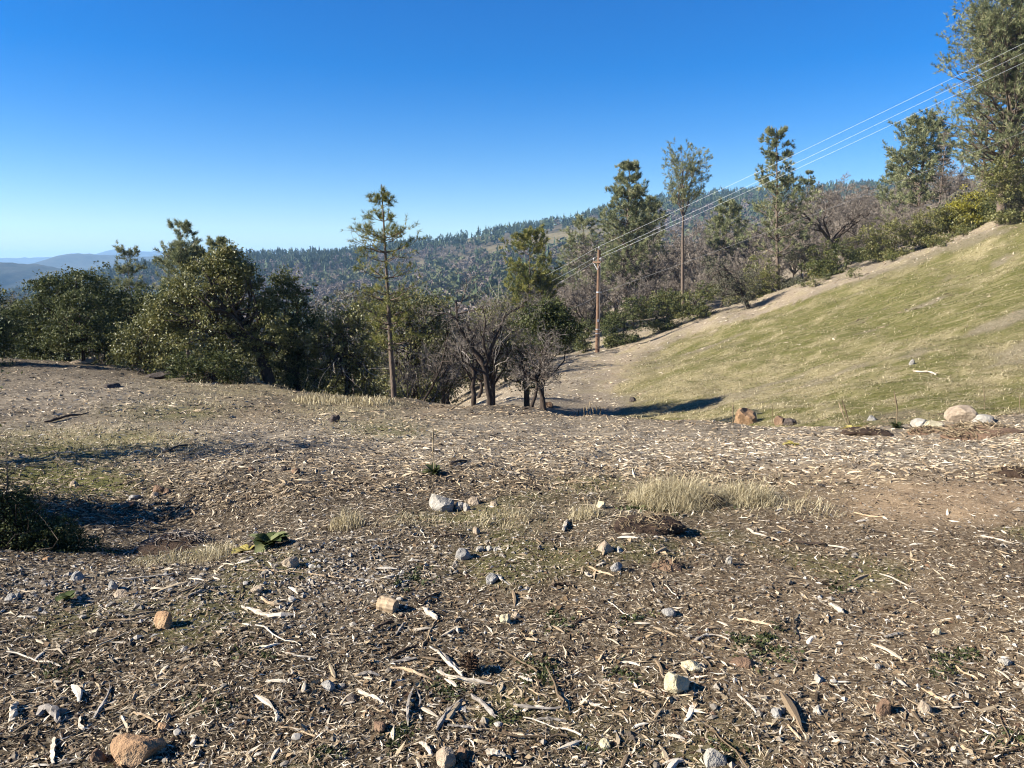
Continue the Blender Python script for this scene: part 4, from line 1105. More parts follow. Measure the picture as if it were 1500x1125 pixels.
bare_tree('dead_bush', 'pale grey leafless brush at the right edge above the yellow green bush', b0,
          [[np.array([a * .3, b * .3, 0]), np.array([a * 1.0, b, 1.5]), np.array([a * 2.0, b * 2, 2.6])] for a, b in ((-1, 0), (-.6, .6), (0, .2), (.5, -.4), (1, .3), (.2, -1), (-.6, -.7), (-1.2, .4), (1.3, 0), (.1, .7))], [.05] * 10, [lv(8, .7, .6, 5), lv(7, .7, .5, 4), lv(4, .7, .5, 3)], cat='shrub', twig=M_TWIGP, bark=M_BARKG)
shrub('shrub', 'dull green bush below the huge pine at the right edge', 1492, 70, [(1490, 205, 40, 30), (1470, 235, 30, 20), (1500, 260, 26, 24)], M_OAKY, per=90)
low = [(1195, 412, 12, 7, 'small olive tuft of brush at the lower end of the red dirt bank'), (1178, 416, 8, 4, 'tiny low brush tuft left of the olive one on the red dirt bank'), (1253, 399, 11, 8, 'low green shrublet below the green and orange tinged shrub'), (1308, 376, 11, 7, 'low green shrublet below the large rounded manzanita'),
       (1368, 356, 10, 6, 'low shrublet on the edge right of the manzanita shrublet'), (1390, 348, 12, 7, 'low green shrublet midway along the upper hillside edge'), (1412, 338, 11, 8, 'low green shrublet under the bright yellow green bush'), (1380, 358, 7, 3, 'tiny shrublet slightly out on the grass of the upper hillside'), (1000, 462, 12, 7, 'low bush on the pale slope right of the utility pole'), (1070, 440, 12, 8, 'low bush in front of the bent grey oak'), (1212, 405, 9, 5, 'small bush between the two shrublets near the red dirt bank')]
for (x, y, rx, ry, lab) in low:
    g = G1(x, y + ry); d = g[1]
    evergreen('shrublet', lab, g, px_blobs(g, d, [(x, y, rx, ry), (x - rx * .4, y + ry * .4, rx * .6, ry * .6)]), r0=.03, leaf=M_SHRUB if rx != 12 else M_OAKY, per=70, n_leaf=30, sig=.13, L=.06, W=.035, n_limb=8, cat='shrub')
shrub('shrub', 'tall olive shrub hiding the foot of the huge pine at the right edge', 1480, 60, [(1470, 262, 28, 26), (1495, 250, 28, 30), (1480, 282, 30, 14), (1515, 262, 24, 24), (1456, 284, 22, 20), (1462, 258, 20, 22)], M_OAKY, twigs=4)
# undergrowth between the trees behind the edge
us_src = [evergreen('undergrowth_bush', 'low olive bush among the trunks behind the hillside edge', (0, 0, 0), [((0, 0, .7), (1.1, 1.0, .7), 1.2), ((.6, .3, .5), (.7, .7, .5), .8), ((-.7, -.2, .55), (.7, .7, .5), .8)], r0=.05, leaf=lf, per=60, n_leaf=26, sig=.2, L=.09, W=.05, n_limb=12, cat='shrub', group='olive bushes among the trees behind the hillside edge') for lf in (M_OAKY, M_GREYSH, M_OAK)]
up = [(895, 84), (945, 86), (985, 80), (1082, 84), (1150, 80), (1262, 79), (1280, 86), (1390, 78), (1405, 74), (840, 74), (820, 70), (1460, 76), (1398, 67), (1418, 68), (1440, 66), (1462, 67), (1480, 65), (1500, 66), (1520, 65), (1425, 71), (1490, 70), (960, 98), (1000, 104), (1045, 102), (1100, 100), (1200, 105), (1240, 110), (1290, 104), (1340, 102), (870, 95), (1120, 92), (1420, 84), (1475, 84), (1440, 74)]
for i, (px, d) in enumerate(up):
    s = rng.uniform(.9, 1.7)
    b = at(px, d)
    if i < 3:
        us_src[i].location = b; us_src[i].scale = (s, s, s)
    else:
        copy_thing(us_src[i % 3], b, rng.uniform(0, 6.28), (s, s, s * rng.uniform(.8, 1.3)))
# valley trees just below the lip on the left, seen between the oaks
vt = evergreen('valley_oak', 'olive oak growing below the edge of the clearing behind the left oaks', (0, 0, 0), [((0, 0, 4.2), (2.2, 2.2, 1.6), 2), ((1.3, .5, 3.4), (1.6, 1.6, 1.3), 1.4), ((-1.4, -.2, 3.2), (1.5, 1.5, 1.3), 1.4), ((0, 0, 2.2), (2.2, 2.2, 1.2), 1.6)], r0=.2, leaf=M_OAKY, per=60, n_leaf=34, sig=.3, L=.11, W=.065, n_limb=26, group='oaks below the edge of the clearing')
first = True
for (px, d) in ((450, 52), (495, 58), (530, 50), (565, 55), (620, 60), (655, 66), (690, 70), (720, 64), (420, 56), (380, 50), (340, 56), (300, 60), (250, 55), (180, 56), (130, 54), (70, 56), (20, 58), (740, 84), (700, 95), (660, 90), (610, 82), (550, 80), (480, 85), (-60, 50)):
    b = at(px, d); s = rng.uniform(.8, 1.15)
    if b[2] < -14: s *= 1.25
    if first: vt.location = b; vt.scale = (s, s, s); first = False
    else: copy_thing(vt, b, rng.uniform(0, 6.28), s)
# ------------------------------------------------------------------ utility pole and lines
def mat_plain(name, c, rough=.7, metal=0.0, spec=.3):
    t = NT(name); n = t.noise(30, 4, .6, t.coord())
    col = t.mix(.4, c, t.ramp(n, [(.3, tuple(v * .55 for v in c)), (.7, tuple(min(1, v * 1.3) for v in c))]))
    b = t.bsdf(col, rough, spec); b.node.inputs['Metallic'].default_value = metal
    return t.done(b)
M_POLE = bark_mat('weathered_pole_wood', (.085, .052, .032), (.20, .125, .082), 4.0)
M_GALV = mat_plain('galvanised_steel', (.45, .46, .47), .45, .6)
M_WIRE = mat_plain('bright_aluminium_wire', (.66, .68, .70), .4, .15)
M_CABLE = mat_plain('grey_cable', (.17, .165, .16), .6)
M_PORC = mat_plain('insulator_porcelain', (.34, .33, .32), .25, 0, .6)
DP = 62.0
pb = at(875, DP)
ptop = P(875, 366, DP)
hp = float(ptop[2] - pb[2])
pole = thing('utility_pole', pb, 'tall reddish brown wooden utility pole standing at the edge of the grassy hillside', 'utility pole')
m = MB()
zz = np.linspace(-.5, hp, 9)
m.add(*tubes(np.stack([np.zeros(9), np.zeros(9), zz], 1)[None], np.linspace(.185, .13, 9)[None], 14)); m.add(np.zeros((0, 3)), np.zeros((0, 3), int))
V, Q = tubes(np.array([[[0, 0, hp - .02], [0, 0, hp + .004]]]), np.array([[.132, .10]]), 14); m.add(V, Q); m.add(V * 1, caps(1, 2, 14))
m.build('pole', M_POLE, pole, True)
def box(m, c, s, rz=0.0):
    V = np.array([[x, y, z] for x in (-1, 1) for y in (-1, 1) for z in (-1, 1)], float) * np.array(s) / 2
    ca, sa = math.cos(rz), math.sin(rz)
    V = np.stack([V[:, 0] * ca - V[:, 1] * sa, V[:, 0] * sa + V[:, 1] * ca, V[:, 2]], 1) + np.array(c)
    m.add(V, np.array([[0, 1, 3, 2], [4, 6, 7, 5], [0, 4, 5, 1], [2, 3, 7, 6], [0, 2, 6, 4], [1, 5, 7, 3]]))
def lathe(m, c, prof, S=10, axis=2):
    prof = np.array(prof, float); K = len(prof)
    Pn = np.zeros((1, K, 3)); Pn[0, :, 2] = prof[:, 0]
    V, Q = tubes(Pn + np.array(c), prof[None, :, 1], S)
    m.add(V, Q); m.add(V, caps(1, K, S))
ax = R(-58)
m = MB(); zarm = float(P(875, 384, DP)[2] - pb[2])
u = np.array([math.cos(ax), math.sin(ax), 0]); vv = np.array([-u[1], u[0], 0])
box(m, vv * -.19 + [0, 0, zarm], (1.0, .09, .12), ax); m.build('crossarm', M_POLE, pole)
m = MB()
for s in (-1, 1):
    a = np.array([*(u * s * .5)[:2], zarm - .02]) + vv * -.19; b = np.array([0, 0, zarm - .6]) + vv * -.15
    m.add(*tubes(np.stack([a, b])[None], np.full((1, 2), .018), 5))
m.build('brace', M_GALV, pole)
INS = [np.array([0, 0, hp]), u * -.42 + vv * -.19 + [0, 0, zarm + .06], u * .42 + vv * -.19 + [0, 0, zarm + .06]]
for q in INS:
    m = MB(); lathe(m, q, [(0, .02), (.10, .02), (.12, .06), (.16, .05), (.18, .075), (.22, .055), (.24, .05), (.28, .03)])
    m.build('insulator', M_PORC, pole, True)
m = MB(); zc = float(P(875, 428, DP)[2] - pb[2])
lathe(m, (0, 0, zc), [(-.05, .17), (-.045, .178), (.045, .178), (.05, .17)], 14); box(m, (.2, -.05, zc), (.12, .06, .08))
m.build('cable_bracket', M_GALV, pole)
m = MB(); cz = np.linspace(.3, zc + 2.2, 8)
m.add(*tubes(np.stack([np.full(8, .10), np.full(8, -.16), cz], 1)[None], np.full((1, 8), .018), 5)); m.build('ground_wire', M_CABLE, pole)
for zt in (1.55, 1.9):
    m = MB(); lathe(m, (0, 0, zt), [(-.03, .18), (-.025, .187), (.025, .187), (.03, .18)], 14)
    m.build('band', M_GALV, pole)
m = MB(); box(m, (-.02, -.19, 2.6), (.14, .012, .2)); m.build('tag_plate', M_GALV, pole)

def wire(name, label, pts, r, mat, sag):
    """a line strung through supports, sagging between them"""
    out = []
    for a, b in zip(pts[:-1], pts[1:]):
        t = np.linspace(0, 1, 26)[:, None]
        q = a + (b - a) * t; q[:, 2] -= (4 * sag * t * (1 - t))[:, 0]
        out.append(q if not out else q[1:])
    q = np.concatenate(out); o0 = q[0].copy()
    m = MB(); m.add(*tubes((q - o0)[None], np.full((1, len(q)), r), 6))
    o = m.build(name, mat, None, True); o.location = o0
    tag(o, label, 'power line', 'wires strung on the utility pole')
    return o
w0 = pb + INS[0] + [0, 0, .28]; w1 = pb + INS[1] + [0, 0, .28]; w2 = pb + INS[2] + [0, 0, .28]
def beyond(w, px, py, d, k=1.6):
    e = P(px, py, d); return w + (e - w) * k
wire('power_line', 'topmost bright wire from the tip of the utility pole to the upper right', [beyond(w0, 742, 428, 92, 1.4), w0, beyond(w0, 1500, 56, 46)], .0052, M_WIRE, .3)
wire('power_line', 'middle of the three bright wires, carried by the left end of the crossarm', [beyond(w1, 762, 430, 92, 1.4), w1, beyond(w1, 1500, 70, 46)], .0052, M_WIRE, .3)
wire('power_line', 'lowest of the three bright wires, carried by the right end of the crossarm', [beyond(w2, 772, 436, 92, 1.4), w2, beyond(w2, 1500, 84, 46)], .0052, M_WIRE, .3)
wc = pb + [.26, -.05, zc]
wire('cable', 'thin grey cable low on the utility pole, running up right before the trees', [beyond(wc, 835, 445, 75, 2.0), wc, beyond(wc, 1500, 182, 48)], .011, M_CABLE, .5)
# ------------------------------------------------------------------ wood chips, gravel, leaves: the litter that covers the pad
CHIP = [(0, (.024, .017, .011)), (.22, (.085, .060, .037)), (.42, (.21, .152, .092)), (.64, (.37, .29, .185)), (.85, (.52, .44, .32)), (1, (.72, .65, .53))]
GRAVEL = [(0, (.05, .04, .031)), (.35, (.12, .095, .068)), (.6, (.20, .168, .125)), (.85, (.29, .255, .205)), (1, (.42, .385, .325))]
LEAF = [(0, (.034, .021, .012)), (.4, (.12, .080, .044)), (.75, (.25, .175, .10)), (1, (.40, .31, .19))]
M_CHIP = piece_mat('splintered_wood', CHIP, 60)
M_GRAV = piece_mat('gravel_stone', GRAVEL, 70)
M_DRYLEAF = piece_mat('dry_leaf', LEAF, 50)

def slope_normal(x, y):
    e = .12
    gx = (H(x + e, y) - H(x - e, y)) / (2 * e); gy = (H(x, y + e) - H(x, y - e)) / (2 * e)
    return norm(np.stack([-gx, -gy, np.ones_like(gx)], -1))

def scatter(n, d0, d1, power, margin=2.4, accept=None, wide=.74):
    """points on the ground between two distances, thinning with distance"""
    u = rng.uniform(size=n)
    if abs(power - 1) < 1e-6: d = d0 * (d1 / d0) ** u
    else:
        a = 1 - power; d = (d0 ** a + u * (d1 ** a - d0 ** a)) ** (1 / a)
    x = rng.uniform(-1, 1, n) * (wide * d + margin)
    z = H(x, d)
    X = np.stack([x, d, z], 1)
    if accept is not None:
        X = X[rng.uniform(size=n) < accept(X)]
    return X

def on_ground(X, N, yaw, tilt):
    """axes lying on the ground: forward, side, normal"""
    f = np.stack([np.cos(yaw), np.sin(yaw), np.zeros_like(yaw)], 1) + rng.normal(size=(len(yaw), 3)) * np.array([0, 0, 1]) * tilt
    f = norm(f - (f * N).sum(1, keepdims=True) * N + N * rng.normal(size=(len(yaw), 1)) * tilt)
    s = norm(np.cross(N + rng.normal(size=N.shape) * .35, f))
    return f, s, np.cross(f, s)

def splinters(m, X, L, W, T, tint, tilt=.16, lift=.3):
    """faceted shards: two points and a bent middle section"""
    n = len(X); N = slope_normal(X[:, 0], X[:, 1])
    f, s, u = on_ground(X, N, rng.uniform(0, 6.283, n), tilt)
    L = np.asarray(L)[:, None]; W = np.asarray(W)[:, None]; T = np.asarray(T)[:, None]
    c = X + N * (T * lift)
    bend = u * L * rng.uniform(-.02, .09, (n, 1)) + s * L * rng.normal(size=(n, 1)) * .10
    o = f * L * rng.uniform(-.2, .2, (n, 1))
    mid = c + bend + o
    V = np.stack([c - f * L * .5 + s * W * rng.uniform(-.4, .4, (n, 1)), mid + s * W * .5 - u * T * .3, mid - s * W * .5 - u * T * .3, mid + u * T * .6, c + f * L * .5 + s * W * rng.uniform(-.4, .4, (n, 1))], 1).reshape(-1, 3)
    b = (np.arange(n) * 5)[:, None]
    F_ = np.array([[0, 2, 3], [0, 3, 1], [4, 3, 2], [4, 1, 3]])
    T_ = (b[:, :, None] + F_[None]).reshape(-1, 3)
    m.add(V, T_, np.repeat(tint, 5))

def slabs(m, X, L, W, T, tint, tilt=.12, lift=.35):
    """flat chips with a squared broken end"""
    n = len(X); N = slope_normal(X[:, 0], X[:, 1])
    f, s, u = on_ground(X, N, rng.uniform(0, 6.283, n), tilt)
    L = np.asarray(L)[:, None]; W = np.asarray(W)[:, None]; T = np.asarray(T)[:, None]
    c = X + N * (T * lift)
    cs = []
    for a, b in ((-.5, -.5), (-.5, .5), (.5, .5), (.5, -.5)):
        q = c + f * L * (a + rng.uniform(-.15, .15, (n, 1))) + s * W * (b * rng.uniform(.4, 1.1, (n, 1)))
        cs.append(q)
    top = [q + u * T * rng.uniform(.6, 1.2, (n, 1)) for q in cs]; bot = [q - u * T * .5 for q in cs]
    V = np.stack(top + bot, 1).reshape(-1, 3)
    b = (np.arange(n) * 8)[:, None, None]
    Q = np.array([[0, 3, 2, 1], [0, 1, 5, 4], [1, 2, 6, 5], [2, 3, 7, 6], [3, 0, 4, 7]])
    m.add(V, (b + Q[None]).reshape(-1, 4), np.repeat(tint, 8))

def curled(m, X, L, W, tint, tilt=.3):
    """dry leaves: two halves folded along the midrib"""
    n = len(X); N = slope_normal(X[:, 0], X[:, 1])
    f, s, u = on_ground(X, N, rng.uniform(0, 6.283, n), tilt)
    L = np.asarray(L)[:, None]; W = np.asarray(W)[:, None]
    c = X + N * W * .15
    k = rng.uniform(-.1, .6, (n, 1))
    V = np.stack([c - f * L * .5, c + s * W * .5 + u * W * k, c + f * L * .5 + u * L * .15, c - s * W * .5 + u * W * k * rng.uniform(.2, 1.2, (n, 1))], 1).reshape(-1, 3)
    b = (np.arange(n) * 4)[:, None, None]
    m.add(V, (b + np.array([[0, 1, 2], [0, 2, 3]])[None]).reshape(-1, 3), np.repeat(tint, 4))

_peb = [rock_shape(1, 5, .1, 40 + k)[0] for k in range(6)]
_oct = np.array([[1, 0, 0], [-1, 0, 0], [0, 1, 0], [0, -1, 0], [0, 0, 1], [0, 0, -1]], float)
_octF = np.array([[0, 2, 4], [2, 1, 4], [1, 3, 4], [3, 0, 4], [2, 0, 5], [1, 2, 5], [3, 1, 5], [0, 3, 5]])
def stones(m, X, r, tint, low=True):
    n = len(X); yaw = rng.uniform(0, 6.283, n)
    V0, F0 = (_oct, _octF) if low else (_peb[0], ico(1)[1])
    B = np.broadcast_to(V0, (n,) + V0.shape) * (1 + .22 * rng.normal(size=(n, len(V0), 1)))
    if not low: B = np.stack([_peb[k] for k in rng.integers(0, 6, n)]) 
    sc = np.asarray(r)[:, None] * np.stack([rng.uniform(.8, 1.4, n), rng.uniform(.6, 1.0, n), rng.uniform(.35, .75, n)], 1)
    B = B * sc[:, None]
    c, s = np.cos(yaw)[:, None], np.sin(yaw)[:, None]
    t = rng.normal(size=(n, 1)) * .4
    Vx = B[..., 0] * c - B[..., 1] * s; Vy = B[..., 0] * s + B[..., 1] * c; Vz = B[..., 2] + B[..., 0] * t * .3
    V = np.stack([Vx, Vy, Vz], -1) + X[:, None] + np.array([0, 0, 1]) * sc[:, None, 2:3] * .35
    b = (np.arange(n) * len(V0))[:, None, None]
    m.add(V.reshape(-1, 3), (b + F0[None]).reshape(-1, 3), np.repeat(tint, len(V0)))

def pad_weight(X):
    z = zones(X); py = proj(X)[1]
    return np.clip(1 - .93 * z[0] - .4 * z[4] - .35 * z[3] - .62 * z[1] + .2 * z[2], .03, 1)
def grey_at(X): return zones(X)[2]
def skew(n, p=1.0): return rng.uniform(0, 1, n) ** p

# nearest band: crumbs, chips, leaves, gravel
chips = MB(); X = scatter(138000, 2.15, 6.8, 1.3, accept=lambda X: pad_weight(X) * np.clip(.35 + 1.3 * fbm(X[:, 0] / .5, X[:, 1] / .5, 77, 3), 0, 1)); n = len(X); g = grey_at(X)
tn = np.clip(skew(n, 1.0) * .82 + .22 * skew(n, 4) + .10 * g * rng.uniform(0, 1, n), 0, 1)
L = rng.lognormal(-3.98, .52, n).clip(.006, .10); W = L * rng.uniform(.06, .26, n); splinters(chips, X, L, W.clip(.003, .022), W.clip(.003, .022) * .55, tn, .2)
X = scatter(12000, 2.15, 6.5, 1.35, accept=pad_weight); n = len(X)
L = rng.lognormal(-4.3, .42, n).clip(.006, .045); slabs(chips, X, L, L * rng.uniform(.25, .65, n), L * .14, np.clip(skew(n, 1.5) * .9, 0, 1), .22)
# middle band: shredded mulch
X = scatter(64000, 6.2, 16.0, 1.2, accept=pad_weight); n = len(X); g = grey_at(X)
tn = np.clip(skew(n, .72) * .68 + .38 * g * rng.uniform(.2, 1, n), 0, 1)
L = rng.lognormal(-2.75, .42, n).clip(.03, .26); W = (L * rng.uniform(.07, .24, n)).clip(.006, .03); splinters(chips, X, L, W, W * .6, tn, .28)
# far band out to the trees
X = scatter(36000, 15.0, 40.0, 1.0, accept=pad_weight); n = len(X); g = grey_at(X)
tn = np.clip(skew(n, .75) * .68 + .40 * g * rng.uniform(.2, 1, n), 0, 1)
L = rng.lognormal(-2.35, .42, n).clip(.05, .34); W = (L * rng.uniform(.12, .3, n)).clip(.015, .07); splinters(chips, X, L, W, W * .5, tn, .15)
X = scatter(14000, 38.0, 72.0, .6, accept=lambda X: pad_weight(X) * (proj(X)[0] > 600), wide=.7); n = len(X)
L = rng.lognormal(-1.6, .4, n).clip(.12, .7); W = (L * rng.uniform(.15, .35, n)).clip(.03, .12); splinters(chips, X, L, W, W * .4, np.clip(.2 + skew(n, .9) * .75, 0, 1), .12)
o = chips.build('wood_chip_litter', M_CHIP)
tag(o, 'shredded wood chips and splinters strewn over the cleared ground', 'wood chips', kind='stuff')

lf = MB(); X = scatter(30000, 2.1, 8.0, 1.4, accept=pad_weight); n = len(X)
L = rng.lognormal(-4.0, .4, n).clip(.008, .045); curled(lf, X, L, L * rng.uniform(.4, .75, n), skew(n, 1.2))
o = lf.build('leaf_litter', M_DRYLEAF); tag(o, 'small brown dry leaves between the wood chips', 'dry leaves', kind='stuff')

fl = MB(); X = scatter(142000, 2.1, 11.0, 1.25, accept=pad_weight); n = len(X); N = slope_normal(X[:, 0], X[:, 1])
f_, s_, u_ = on_ground(X, N, rng.uniform(0, 6.283, n), .22)
L = (rng.lognormal(-3.6, .45, n).clip(.012, .11) * np.clip(X[:, 1] / 4, 1, 2))[:, None]; W = L * rng.uniform(.03, .08, (n, 1))
c_ = X + N * rng.uniform(.002, .012, (n, 1)); b_ = s_ * L * rng.normal(size=(n, 1)) * .12
V = np.stack([c_ - f_ * L * .5, c_ + s_ * W + b_, c_ + f_ * L * .5, c_ - s_ * W + b_], 1).reshape(-1, 3)
fl.add(V, np.arange(n * 4).reshape(n, 4), np.repeat(np.clip(skew(n, .8) * .95, 0, 1), 4))
o = fl.build('needle_litter', M_CHIP); tag(o, 'dry pine needles, fibres and straw matted between the chips', 'needles', kind='stuff')

def gravel_w(X):
    px, py = proj(X)
    return np.clip(.06 + .95 * blob(px, py, 90, 865, 230, 30) + .85 * blob(px, py, 480, 840, 130, 50) + .5 * blob(px, py, 640, 810, 120, 30) + .25 * blob(px, py, 200, 720, 80, 14), 0, 1) * (pad_weight(X) > .2)
gr = MB(); X = scatter(95000, 2.15, 9.0, 1.3, accept=gravel_w); n = len(X)
stones(gr, X, rng.lognormal(-4.65, .42, n).clip(.004, .022), np.clip(skew(n, .7), 0, 1))
o = gr.build('gravel', M_GRAV); tag(o, 'loose grey gravel and small stones on the edge of the pad', 'gravel', kind='stuff')

M_SOILC = piece_mat('soil_clod', [(0, (.022, .013, .008)), (.6, (.075, .045, .028)), (1, (.16, .095, .055))], 60)
cr = MB(); X = scatter(6000, 2.1, 6.5, 1.3, accept=pad_weight); n = len(X)
stones(cr, X, rng.lognormal(-4.7, .5, n).clip(.004, .013), skew(n))
o = cr.build('soil_crumbs', M_SOILC); tag(o, 'dark brown soil crumbs among the chips', 'soil', kind='stuff')

# ---- single chips, stones and sticks large enough to pick out
def place_pieces(n, d0, d1, accept=pad_weight): return scatter(n * 14, d0, d1, 1.6, .3, accept, .66)[:n]
def flat_copy(name, me, X, N, s, group, label, cat):
    yaw = rng.uniform(0, 6.283)
    f = np.array([math.cos(yaw), math.sin(yaw), 0]); f = norm(f - (f @ N) * N); sd = np.cross(N, f)
    from mathutils import Matrix
    M = Matrix(((*[float(v) for v in (f[0], sd[0], N[0])],), (*[float(v) for v in (f[1], sd[1], N[1])],), (*[float(v) for v in (f[2], sd[2], N[2])],)))
    o = link(name, me, None, X)
    o.rotation_euler = M.to_euler(); o.scale = (s, s, s)
    return tag(o, label, cat, group)
def chip_mesh(k):
    r = np.random.default_rng(300 + k); K = 5
    x = np.linspace(-.5, .5, K)
    w = np.array([.25, .9, 1, .85, .2]) * .5 * r.uniform(.09, .24) * r.uniform(.6, 1.35, K)
    h = np.array([.3, 1, 1, .9, .3]) * r.uniform(.035, .075)
    bend = r.uniform(-.01, .05) * (1 - (2 * x) ** 2); side = r.uniform(-.08, .08) * (2 * x) ** 2
    V = []
    for i in range(K):
        V += [[x[i], side[i] + w[i], bend[i] - h[i] * .3], [x[i], side[i] - w[i], bend[i] - h[i] * .3], [x[i] + r.normal() * .02, side[i] - w[i] * .5, bend[i] + h[i] * .7], [x[i] + r.normal() * .02, side[i] + w[i] * .6, bend[i] + h[i] * .6]]
    b = np.arange(K - 1)[:, None, None] * 4
    Q = (b + np.array([[0, 1, 5, 4], [1, 2, 6, 5], [2, 3, 7, 6], [3, 0, 4, 7]])[None]).reshape(-1, 4)
    e = (K - 1) * 4
    Q = np.r_[Q, [[0, 3, 2, 1], [e, e + 1, e + 2, e + 3]]]
    m = MB(); m.add(np.array(V), Q, r.choice([.3, .42, .55, .65, .75, .88]) + r.normal() * .03)
    return m.mesh('wood_chip', M_CHIP)
cm = [chip_mesh(k) for k in range(16)]
X = place_pieces(300, 2.3, 5.5); N = slope_normal(X[:, 0], X[:, 1])
for i in range(len(X)):
    flat_copy('wood_chip', cm[i % 16], X[i] + N[i] * .006, N[i], rng.lognormal(-2.7, .40), 'larger wood chips in the foreground', 'pale or brown splinter of shredded wood lying on the brown foreground soil', 'wood chip')
pmesh = []
for k in range(10):
    V, Fc = rock_shape(2 if k < 3 else 1, 7, .06, 500 + k)
    m = MB(); m.add(V * [1, .8, .55], Fc, rng.choice([.25, .4, .55, .7, .8, .95])); pmesh.append(m.mesh('pebble', M_GRAV, False))
X = place_pieces(300, 2.3, 6.2, lambda X: np.clip(gravel_w(X) ** 1.5, .02, 1)); N = slope_normal(X[:, 0], X[:, 1])
for i in range(len(X)):
    s = float(np.clip(rng.lognormal(-4.4, .32), .008, .022))
    flat_copy('pebble', pmesh[i % 10], X[i] + N[i] * s * .3, N[i], s, 'pebbles in the foreground gravel', 'small grey or tan pebble lying among the gravel and chips of the foreground', 'pebble')
def stick_mesh(k):
    r = np.random.default_rng(700 + k); K = 8; S = 5
    x = np.linspace(-.5, .5, K)
    Pn = np.stack([x, np.cumsum(r.normal(size=K)) * .028, np.abs(np.cumsum(r.normal(size=K))) * .008 + .012], 1)[None]
    rad = r.uniform(.010, .022) * np.linspace(1, .55, K) * r.uniform(.8, 1.2, K)
    V, Q = tubes(Pn, rad[None], S); m = MB(); t = r.choice([.15, .3, .5, .75, .9]); m.add(V, Q, t); m.add(V, caps(1, K, S), min(1, t + .2))
    return m.mesh('stick', M_CHIP, True)
sm = [stick_mesh(k) for k in range(12)]
X = place_pieces(150, 2.4, 9.0); N = slope_normal(X[:, 0], X[:, 1])
for i in range(len(X)):
    flat_copy('stick', sm[i % 12], X[i] + N[i] * .004, N[i], float(np.clip(rng.lognormal(-1.75, .35), .07, .30)), 'thin sticks lying in the litter', 'thin dry stick lying flat among the wood chips', 'stick')
# ------------------------------------------------------------------ rocks one can point to
def rock_mat(name, c0, c1, c2):
    t = NT(name); co = t.coord()
    n = t.noise(3.0, 6, .65, co); n2 = t.noise(14, 5, .7, co)
    c = t.ramp(t.math('ADD', t.math('MULTIPLY', n, .65), t.math('MULTIPLY', n2, .35)), [(.3, c0), (.5, c1), (.72, c2)])
    return t.done(t.bsdf(c, .92, .12, t.bump(n2, .7, .06)))
RM = {'white': rock_mat('pale_rock', (.17, .15, .12), (.29, .265, .22), (.42, .39, .335)),
      'tan': rock_mat('tan_rock', (.15, .115, .08), (.28, .22, .155), (.41, .34, .25)),
      'orange': rock_mat('orange_rock', (.15, .095, .055), (.29, .18, .098), (.40, .285, .17)),
      'grey': rock_mat('grey_rock', (.12, .11, .095), (.235, .22, .195), (.37, .35, .31)),
      'dark': rock_mat('dark_rock', (.035, .028, .024), (.075, .06, .05), (.15, .12, .10)),
      'yellow': rock_mat('yellowish_rock', (.24, .20, .12), (.40, .345, .22), (.52, .47, .33)),
      'brown': rock_mat('brown_rock', (.07, .045, .03), (.15, .095, .06), (.24, .16, .10))}
